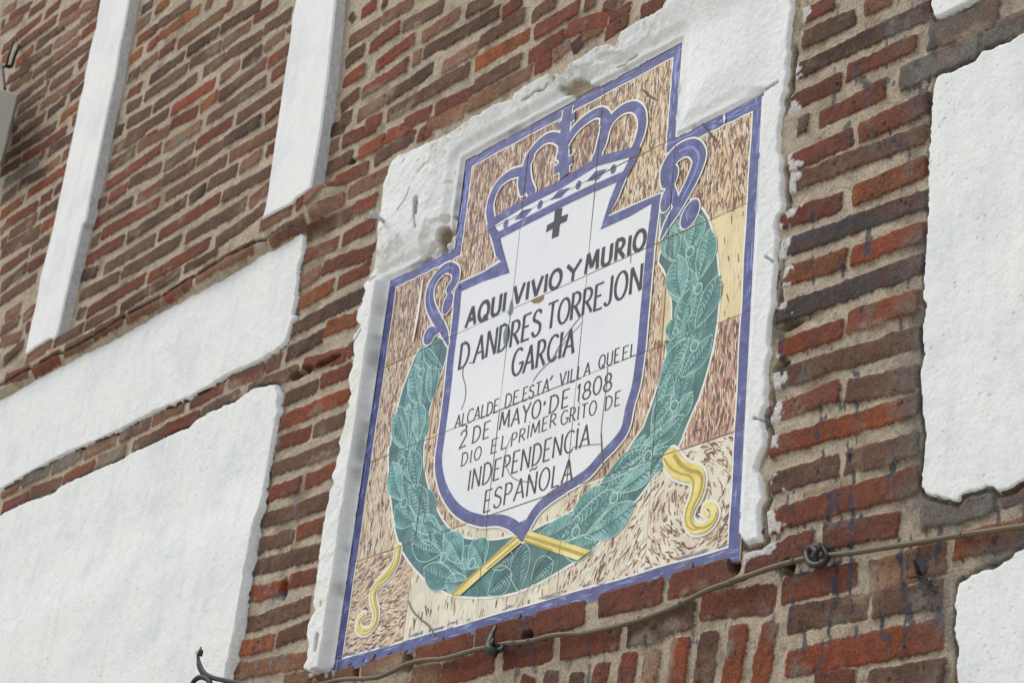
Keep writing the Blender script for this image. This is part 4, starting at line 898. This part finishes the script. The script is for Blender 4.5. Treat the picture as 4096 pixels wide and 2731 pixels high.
# ------------------------------------------------------------------ lettering
def arc(cx, cy, rx, ry, a0, a1, n=12): return [(cx+rx*math.cos(math.radians(a0+(a1-a0)*i/n)), cy+ry*math.sin(math.radians(a0+(a1-a0)*i/n))) for i in range(n+1)]
def glyph(ch):
    O = arc(.33,.5,.33,.5,90,450,24)
    Gd = {
     'A':(.66,[[(0,0),(.37,1)],[(.35,1),(.66,0)],[(.14,.34),(.55,.34)]]),
     'C':(.60,[arc(.36,.5,.36,.5,52,308,18)]),
     'D':(.62,[[(.05,0),(.05,1)],[(.0,1),(.2,1)]+arc(.2,.5,.42,.5,90,-90,14)+[(.0,0)]]),
     'E':(.50,[[(.05,0),(.05,1)],[(0,1),(.5,1)],[(.05,.53),(.40,.53)],[(0,0),(.5,0)]]),
     'G':(.64,[arc(.36,.5,.36,.5,55,352,20)+[(.70,.42)],[(.44,.42),(.72,.42)]]),
     'I':(.10,[[(.05,0),(.05,1)]]),
     'J':(.36,[[(.32,1),(.32,.22)]+arc(.15,.2,.17,.2,0,-150,8)]),
     'L':(.46,[[(.05,1),(.05,0)],[(0,0),(.48,0)]]),
     'M':(.80,[[(.02,0),(.10,1)],[(.10,1),(.40,.18)],[(.40,.18),(.70,1)],[(.70,1),(.78,0)]]),
     'N':(.64,[[(.04,0),(.04,1)],[(.04,1),(.60,0)],[(.60,0),(.60,1)]]),
     'O':(.66,[O]),
     'P':(.52,[[(.05,0),(.05,1)],[(.0,1),(.2,1)]+arc(.22,.74,.28,.26,90,-90,10)+[(.05,.48)]]),
     'Q':(.68,[O,[(.36,.24),(.66,-.08)]]),
     'R':(.58,[[(.05,0),(.05,1)],[(.0,1),(.2,1)]+arc(.22,.74,.28,.26,90,-90,10)+[(.05,.48)],[(.22,.48),(.58,0)]]),
     'S':(.52,[arc(.27,.75,.23,.25,30,200,10)+arc(.27,.26,.24,.26,60,-160,14)]),
     'T':(.60,[[(.30,0),(.30,1)],[(0,1),(.62,1)]]),
     'U':(.60,[[(.04,1),(.04,.3)]+arc(.30,.28,.26,.28,180,360,12)+[(.56,1)]]),
     'V':(.62,[[(0,1),(.30,0)],[(.30,0),(.62,1)]]),
     'Y':(.62,[[(0,1),(.31,.48)],[(.62,1),(.31,.48),(.29,0)]]),
     '1':(.26,[[(.17,0),(.17,1)],[(.17,1),(.02,.8)]]),
     '2':(.54,[arc(.26,.74,.25,.26,165,-30,12)+[(.02,0)],[(.0,0),(.56,.02)]]),
     '8':(.52,[arc(.26,.75,.20,.25,90,450,18),arc(.26,.25,.26,.26,90,450,20)]),
     '0':(.54,[arc(.27,.5,.27,.5,90,450,22)]),
     '.':(.10,[[(.05,.02),(.06,.06)]]), ' ':(.22,[])}
    if ch == 'Ñ':
        w, s_ = Gd['N']; return w, s_+[[(.10,1.16),(.22,1.24),(.40,1.15),(.54,1.22)]]
    if ch == 'i': w, s_ = Gd['I']; return w, s_+[[(.06,1.16),(.10,1.24)]]
    return Gd[ch]
ink = Sheet(.0020)
def line_done():
    global ink
    ink.build('inscription_line', M_INK, plaque); ink = Sheet(.0020)
def word(text, bl, br, Hpx, thick, thin, zl='B', zr=None, gap=.20, slant=.10):
    zr = zr or zl
    a = np.array(at(zl, *bl)); b = np.array(at(zr, *br)); s_ = ZN[zl][2]
    top = np.array(at(zl, bl[0], bl[1]-Hpx)); Hh = (top-a)[1]
    gl = [glyph(c) for c in text]
    tot = sum(g_[0] for g_ in gl)+gap*(len(gl)-1)
    W_ = (b-a)[0]; sx = W_/(tot*Hh); x = 0
    up = np.array([slant*.0, 1.0])*Hh
    ex = (b-a)/tot
    for (w, sts) in gl:
        jz = rs.uniform(-.02,.02); jh = rs.uniform(.97,1.03)
        for s0 in sts:
            pts = [a+ex*(x+p[0])+up*(p[1]*jh+jz) for p in s0]
            if len(pts) == 2: pts = [pts[0], (pts[0]*2+pts[1])/3, (pts[0]+pts[1]*2)/3, pts[1]]
            P_ = pts; ws = []
            for i in range(len(P_)):
                t = P_[min(i+1, len(P_)-1)]-P_[max(i-1, 0)]; t = t/(np.linalg.norm(t)+1e-9)
                f = abs(t[1])
                ws.append((thick*f+thin*(1-f))*Hh*(1+rs.uniform(-.06,.06)))
            if thick < .18 and len(s0) == 2: ws[0] *= 1.12; ws[-1] *= 1.18
            ink.stroke(P_, ws, caps=(thick < .18 and len(s0) > 2))
        x += w+gap
bt, bn = .215, .19
word('AQUI', (1032,692), (1292,580), 120, bt, bn); word('VIVIO', (1350,540), (1668,412), 116, bt, bn); word('Y', (1705,396), (1800,352), 118, bt, bn); word('MURIO', (1836,332), (2236,160), 126, bt, bn, gap=.24)
line_done()
t2, n2 = .125, .075
word('D.ANDRES', (984,972), (1530,738), 160, t2, n2, gap=.15); word('TORRE', (1572,712), (1948,556), 162, t2, n2, gap=.13); word('JON', (1966,546), (2212,438), 174, t2, n2, gap=.20)
line_done()
word('GARCIA', (1342,1026), (1756,862), 166, .125, n2, gap=.18)
line_done()
t4, n4 = .12, .075
word('ALCALDE', (958,1370), (1250,1255), 84, t4, n4, gap=.16); word('DE', (1298,1232), (1386,1198), 84, t4, n4); word('ESTA', (1416,1188), (1592,1116), 84, t4, n4)
ink.stroke(ats('B', [(1606,1040),(1618,1018)]), .004)
word('VILLA', (1664,1090), (1868,1006), 86, t4, n4, gap=.22); word('QUE', (1926,972), (2062,918), 86, t4, n4); word('EL', (2086,912), (2176,876), 84, t4, n4)
line_done()
word('2', (990,1502), (1034,1484), 108, .12, .08); ink.stroke(ats('B', [(1040,1366),(1040,1348)]), .0045)
word('DE', (1076,1470), (1190,1424), 104, .115, .07, gap=.26); word('MAYO', (1258,1378), (1530,1290), 112, .115, .07, gap=.20)
ink.stroke(ats('B', [(1562,1205),(1566,1192)]), .005)
word('DE', (1592,1270), (1722,1218), 112, .115, .07, gap=.26); word('1808', (1776,1196), (2012,1106), 112, .115, .08, gap=.20)
line_done()
word('DIO', (1002,280), (1134,226), 82, .115, .08, 'D', gap=.30); word('EL', (1202,196), (1306,152), 92, .115, .07, 'D', gap=.34)
word('PRiMER', (1336,146), (1640,2), 84, .115, .07, 'D', gap=.22); word('GRiTO', (1672,1348), (1908,1272), 90, .115, .07, gap=.22); word('DE', (1970,1250), (2070,1208), 88, .115, .07, gap=.26)
line_done()
word('INDEPENDENCiA', (1048,440), (1862,134), 132, .10, .06, 'D', gap=.20)
line_done()
word('ESPAÑOLA', (1152,590), (1746,372), 136, .10, .06, 'D', gap=.20)
line_done()
# small black cross under the crown
q = ats('A', [(712,1245),(762,1232),(754,1290),(800,1272),(790,1320),(745,1342),(735,1420),(688,1440),(696,1372),(650,1398),(658,1350),(704,1322)])
ink.poly(q); ink.build('black_cross', M_INK, plaque)

# wear: craze lines, chips, filler
for zn, pts, w in [('B',[(1020,960),(1015,1010),(1035,1100),(1028,1180),(1005,1240)],.0016),('B',[(1825,595),(1740,700),(1660,820),(1620,900),(1540,980),(1490,1050)],.0016),('B',[(1815,660),(1700,790),(1610,910)],.0012),('B',[(1990,960),(1985,1060),(1960,1250),(1945,1400),(1950,1568)],.0013),
 ('D',[(1340,80),(1300,190),(1320,310),(1380,370),(1490,385)],.0012),('D',[(1945,60),(1950,150),(1955,240),(1960,340)],.0022),('D',[(1755,150),(1860,135),(1940,130)],.0011),('D',[(650,1180),(680,1250),(740,1310),(790,1350),(825,1410)],.0024),('D',[(1610,810),(1560,900),(1500,980),(1480,1050),(1420,1170),(1380,1230)],.0013),
 ('B',[(840,300),(880,330),(920,350)],.0016),('A',[(1030,660),(960,720),(880,760),(800,830)],.0014),('C',[(1035,200),(1030,300)],.0013)]:
    ck = Sheet(.0023); ck.stroke(smooth(ats(zn, pts), 4), w*1.15); ck.build('crack', M_CRACK, plaque)
for q in ([(1308,445),(1340,480),(1390,505)], [(1700,670),(1750,730),(1795,785)]):
    bk = Sheet(.0024); bk.stroke(ats('A', q), .0030); bk.build('pen_mark', M_INK, plaque)
ch = Sheet(.0025); ch.poly(ats('B', [(1470,512),(1560,475),(1555,500),(1530,522),(1490,528)])); ch.build('chip', M_CHIP, plaque)
for q, a, b in ((at('C',1255,935), .005, .007), (at('C',1305,920), .004, .004)):
    ch = Sheet(.0025); ch.ell(q, a, b); ch.build('chip', M_CHIP, plaque)
for q in ([(1305,690),(1325,680),(1322,770),(1310,830),(1292,800),(1290,730)], [(1335,520),(1350,480),(1352,580),(1335,610),(1318,600)]):
    gp_ = Sheet(.0026); gp_.poly(ats('B', q)); gp_.build('filler_patch', M_PATCH, plaque)
wd = Sheet(.0025); wd.stroke(ats('B', [(745,378),(728,500),(706,640),(680,780)]), [.004,.008,.007,.004]); wd.build('lime_drip', M_LINE, plaque)
wd = Sheet(.0025); wd.poly(ats('A', [(1840,620),(1850,595),(1858,630),(1848,672)])); wd.build('lime_drip', M_LINE, plaque)
# soot and grime creeping up from the brick on to the lowest tiles
for _ in range(7):
    x = rs.choice([rs.uniform(.02,.21), rs.uniform(.84,.99), rs.uniform(0,1)]); ch = Sheet(.0025)
    n_ = rs.randint(5, 9); w_ = rs.uniform(.004,.014); h_ = rs.uniform(.003,.012)
    ch.poly([(x+w_*math.cos(2*math.pi*i/n_)*rs.uniform(.5,1), -.001+h_*math.sin(2*math.pi*i/n_)*rs.uniform(.4,1)) for i in range(n_)])
    ch.build('soot_mark', M_SOOT, plaque)

# ------------------------------------------------------------------ things fixed to the wall
def tube(name, pts, rads, mat, parent=None, n=10, flat=1.0):
    """round bar through 3-D points (x, z, d)"""
    P = [Vector(V3(*p)) for p in pts]; N = len(P)
    R_ = [rads]*N if isinstance(rads, (int, float)) else rads
    V = []; F = []; up = Vector((0, -1, 0))
    for i in range(N):
        t = (P[min(i+1, N-1)]-P[max(i-1, 0)]).normalized()
        a = t.cross(up); a = a.normalized() if a.length > 1e-4 else t.orthogonal().normalized()
        b = a.cross(t).normalized()
        for k in range(n):
            an = 2*math.pi*k/n; V.append(tuple(P[i]+(a*math.cos(an)+b*math.sin(an)*flat)*R_[i]))
    for i in range(N-1):
        for k in range(n):
            F.append((i*n+k, i*n+(k+1) % n, (i+1)*n+(k+1) % n, (i+1)*n+k))
    F.append(tuple(range(n))[::-1]); F.append(tuple((N-1)*n+k for k in range(n)))
    return link_mesh(name, V, F, mat, parent, smooth=True)
def smooth3(pts, n=6): return [tuple(p) for p in smooth(pts, n)]
M_CABLE = mat_simple('khaki_cable_sheath', lin(98,86,64), .55, .14, 30, .08)
M_BLACK = mat_simple('black_rubber_strap', lin(40,40,42), .5, .4, 80, .4)
M_IRON = mat_simple('black_wrought_iron', lin(34,32,30), .6, .35, 120, .5)
M_TAPE = mat_simple('grey_tape', lin(92,90,90), .7)
M_BEIGE = mat_simple('beige_enamelled_metal', lin(104,99,82), .6, .08, 10, .05)
M_RUST = mat_simple('dark_rusty_iron', lin(58,48,42), .8, .4, 200, .6)
M_LIMED = mat_simple('limewashed_iron', lin(196,196,194), .8, .3, 150, .5)
cpx = [('U',100,1640),('U',300,1588),('U',470,1552),('U',600,1515),('U',800,1496),('U',1000,1500),('U',1200,1480),('U',1350,1422),('U',1500,1352),('U',1700,1264),('U',1900,1216),('U',2100,1190),('V',0,1192),('V',200,1160),('V',400,1104),('V',600,1042),('V',750,1008),('V',900,984),('V',1100,948),('V',1300,930),('V',1480,898),('V',1700,840),('V',1900,812),('V',2150,796),('X',60,948),('X',250,912),('X',500,862),('X',800,782),('X',1050,690),('X',1300,582),('X',1500,486),('X',1700,392),('X',1900,318),('X',2150,236),('L',20,448),('L',200,394),('L',400,322),('L',600,266),('L',750,244),('L',1000,218),('L',1250,178),('L',1500,136),('L',1800,84),('L',2100,44),('L',2352,8),('L',2900,-60)]
cp = [(*at(z, a, b, .012), .012) for z, a, b in cpx]
cp = [(x, z, d+.001*math.sin(i*.37)) for i, (x, z, d) in enumerate(smooth3(cp, 4))]
cable = tube('electric_cable', cp, .0041, M_CABLE)
tag(cable, 'khaki cable sagging across the brick courses just under the tile plaque', 'cable')
tp = [(*at('V', a, b, .012), .012) for a, b in ((1085,950),(1160,944),(1240,938))]
tube('tape', tp, .0050, M_TAPE, cable)
for z, a, b in (('V',365,1120),('V',1430,905),('X',820,775),('X',1320,570),('X',1665,405),('L',530,280),('L',970,222),('L',1850,78),('U',1180,1480)):
    c = at(z, a, b, .012); k = at(z, a+16, b-3, .012)
    tube('paint_splash', [(*c, .0122), (*k, .0122)], .0047, M_TAPE, cable)
# strap clip on the left
def P3(zn, x, y, d): return (*at(zn, x, y, d), d)
clip = empty('cable_clip', V3(*P3('V', 850, 980, .01)))
tag(clip, 'black strap clip with a long upright tail holding the khaki cable below the plaque', 'cable clip', 'black clips holding the cable')
tube('strap_tail', smooth3([P3('V',912,668,.012),P3('V',880,740,.016),P3('V',845,820,.018),P3('V',815,890,.022),P3('V',790,950,.028)]), [.004+.0035*min(1,i/14) for i in range(25)], M_BLACK, clip, 8, .5)
tube('strap_loop', smooth3([P3('V',860,880,.012),P3('V',850,940,.026),P3('V',785,985,.032),P3('V',810,1030,.034),P3('V',880,1090,.030),P3('V',905,1115,.022)]), .0072, M_BLACK, clip, 8, .6)
tube('strap_ring', smooth3([P3('V',1010,985,.008),P3('V',1015,1020,.02),P3('V',970,1055,.022),P3('V',920,1040,.018),P3('V',880,1000,.012)]), .0050, M_BLACK, clip, 8, .8)
clip2 = empty('cable_clip', V3(*P3('L', 720, 235, .01)))
tag(clip2, 'crumpled black ring clip round the khaki cable at the right of the plaque foot', 'cable clip', 'black clips holding the cable')
cc = [(642,215),(660,285),(705,312),(770,300),(800,255),(790,205),(745,165),(700,172),(655,195),(642,215)]
tube('strap_ring', smooth3([P3('L',a,b,.012+.012*math.sin(i*.7)) for i,(a,b) in enumerate(cc)]), .0050, M_BLACK, clip2, 8)
tube('strap_tail', smooth3([P3('L',690,180,.022),P3('L',720,205,.026),P3('L',705,240,.026),P3('L',720,285,.022)]), .0042, M_BLACK, clip2, 8)
tube('nail_shaft', [P3('L',738,150,.0),P3('L',742,190,.03)], .003, M_RUST, clip2, 8)

# wrought-iron bracket standing out from the wall at the lower left
DB = .11
br = empty('iron_bracket', V3(*P3('Z2', 900, 1900, .0)))
tag(br, 'black wrought iron bracket with a curled beaked finial in front of the white plaster', 'bracket')
fin = [(705,578,34),(690,640,58),(660,720,92),(640,790,98),(625,860,78),(635,950,88),(650,1050,112),(700,1180,118),(770,1290,112),(860,1360,100),(960,1400,88),(1100,1440,76),(1300,1480,76),(1600,1548,72),(1900,1620,70),(2300,1720,70)]
sc = ZN['Z2'][2]/2500
tube('finial_and_arm', smooth3([(*at('Z2',a,b,DB), DB) for a, b, w in fin], 5), [w*sc for _, _, w in smooth3(fin, 5)], M_IRON, br, 10, .45)
tube('beak', smooth3([(*at('Z2',a,b,DB), DB) for a, b in ((690,650),(728,690),(722,760),(700,840))], 4), .0026, M_IRON, br, 8)
rg = [(720+260*math.cos(a), 1690-290*math.sin(a)) for a in (math.radians(-60+i*20) for i in range(15))]
tube('scroll', smooth3([(*at('Z2',a,b,DB), DB) for a, b in rg], 3), .0052, M_IRON, br, 10, .9)
e = at('Z2', 2300, 1720, DB)
tube('wall_stem', [(e[0], e[1], DB), (e[0]+.004, e[1]-.01, .05), (e[0]+.004, e[1]-.01, -.01)], .0058, M_IRON, br, 10)
tube('wall_stem', [(*at('Z2',720,2010,DB), DB), (*at('Z2',720,2010,DB), -.005)], .0058, M_IRON, br, 10)
# eye drilled through the beaked head
ey = at('Z2', 645, 758, DB)
tube('eye', [(ey[0]-.0006, ey[1]-.0034, DB+.0062), (ey[0]+.0006, ey[1]+.0034, DB+.0062)], .0011, M_LIMED, br, 8)

# beige box and hook at the far left edge
bx = [at('Z1', a, b, .10) for a, b in ((185,722),(120,700),(60,684),(0,672),(-260,600),(-520,1290),(10,1430),(60,1240),(100,1060),(145,880))]
box = slab('hanging_box', bx, .092, .10, M_BEIGE, None, .003)
tag(box, 'smooth beige metal box at the far left edge, hanging below the black iron hook', 'box')
c_ = at('Z1', -160, 900, .09)
tube('wall_arm', [(c_[0], c_[1], .093), (c_[0], c_[1], -.01)], .02, M_IRON, box, 12)
hk = empty('wall_hook', V3(*P3('Z1', 110, 330, .0)))
tag(hk, 'black iron hook on the brick above the beige box', 'hook')
tube('hook_blade', smooth3([P3('Z1',132,178,.085),P3('Z1',112,250,.085),P3('Z1',85,340,.085),P3('Z1',62,425,.08),P3('Z1',30,430,.075),P3('Z1',0,405,.07),P3('Z1',-60,380,.06)], 4), .0062, M_IRON, hk, 8, .6)
tube('hook_stay', smooth3([P3('Z1',186,215,.0),P3('Z1',176,262,.045),P3('Z1',150,330,.055),P3('Z1',118,430,.06),P3('Z1',70,432,.075)], 4), .0060, M_IRON, hk, 8)
tube('hook_wire', smooth3([P3('Z1',-30,400,.075),P3('Z1',20,450,.08),P3('Z1',36,560,.085),P3('Z1',52,680,.088)], 4), .0045, M_IRON, hk, 8)

# limewashed bolt in the surround, small nail low on the right
bo_ = empty('bolt', V3(*P3('Z3', 365, 750, .02)))
tag(bo_, 'bolt caked in white limewash sticking out of the left edge of the plaster surround', 'bolt')
tube('bolt_shaft', [P3('Z3',372,755,.015), P3('Z3',240,660,.052), P3('Z3',190,625,.064)], .0042, M_LIMED, bo_, 10)
tube('bolt_head', [P3('Z3',186,622,.063), P3('Z3',166,618,.070)], .0085, M_LIMED, bo_, 10)
nl = empty('nail', V3(*P3('L', 1520, 380, .0)))
tag(nl, 'small black nail with a wire twist in the brick above the lower right white panel', 'nail')
tube('nail_shaft', [P3('L',1535,405,.0), P3('L',1512,340,.02), P3('L',1488,272,.038)], [.0036,.0034,.0026], M_RUST, nl, 8)
tube('wire_twist', smooth3([P3('L',1444,410,.02), P3('L',1500,402,.018), P3('L',1545,405,.016), P3('L',1590,428,.02)], 4), .0018, M_RUST, nl, 6)

# the street below, which throws light back up on to the wall
M_STREET = mat_simple('pale_stone_paving', (.52,.50,.46), .9, .12, 3)
st_ = link_mesh('street', [(-60,-80,0),(60,-80,0),(60,.3,0),(-60,.3,0)], [(0,1,2,3)], M_STREET)
tag(st_, kind='structure')
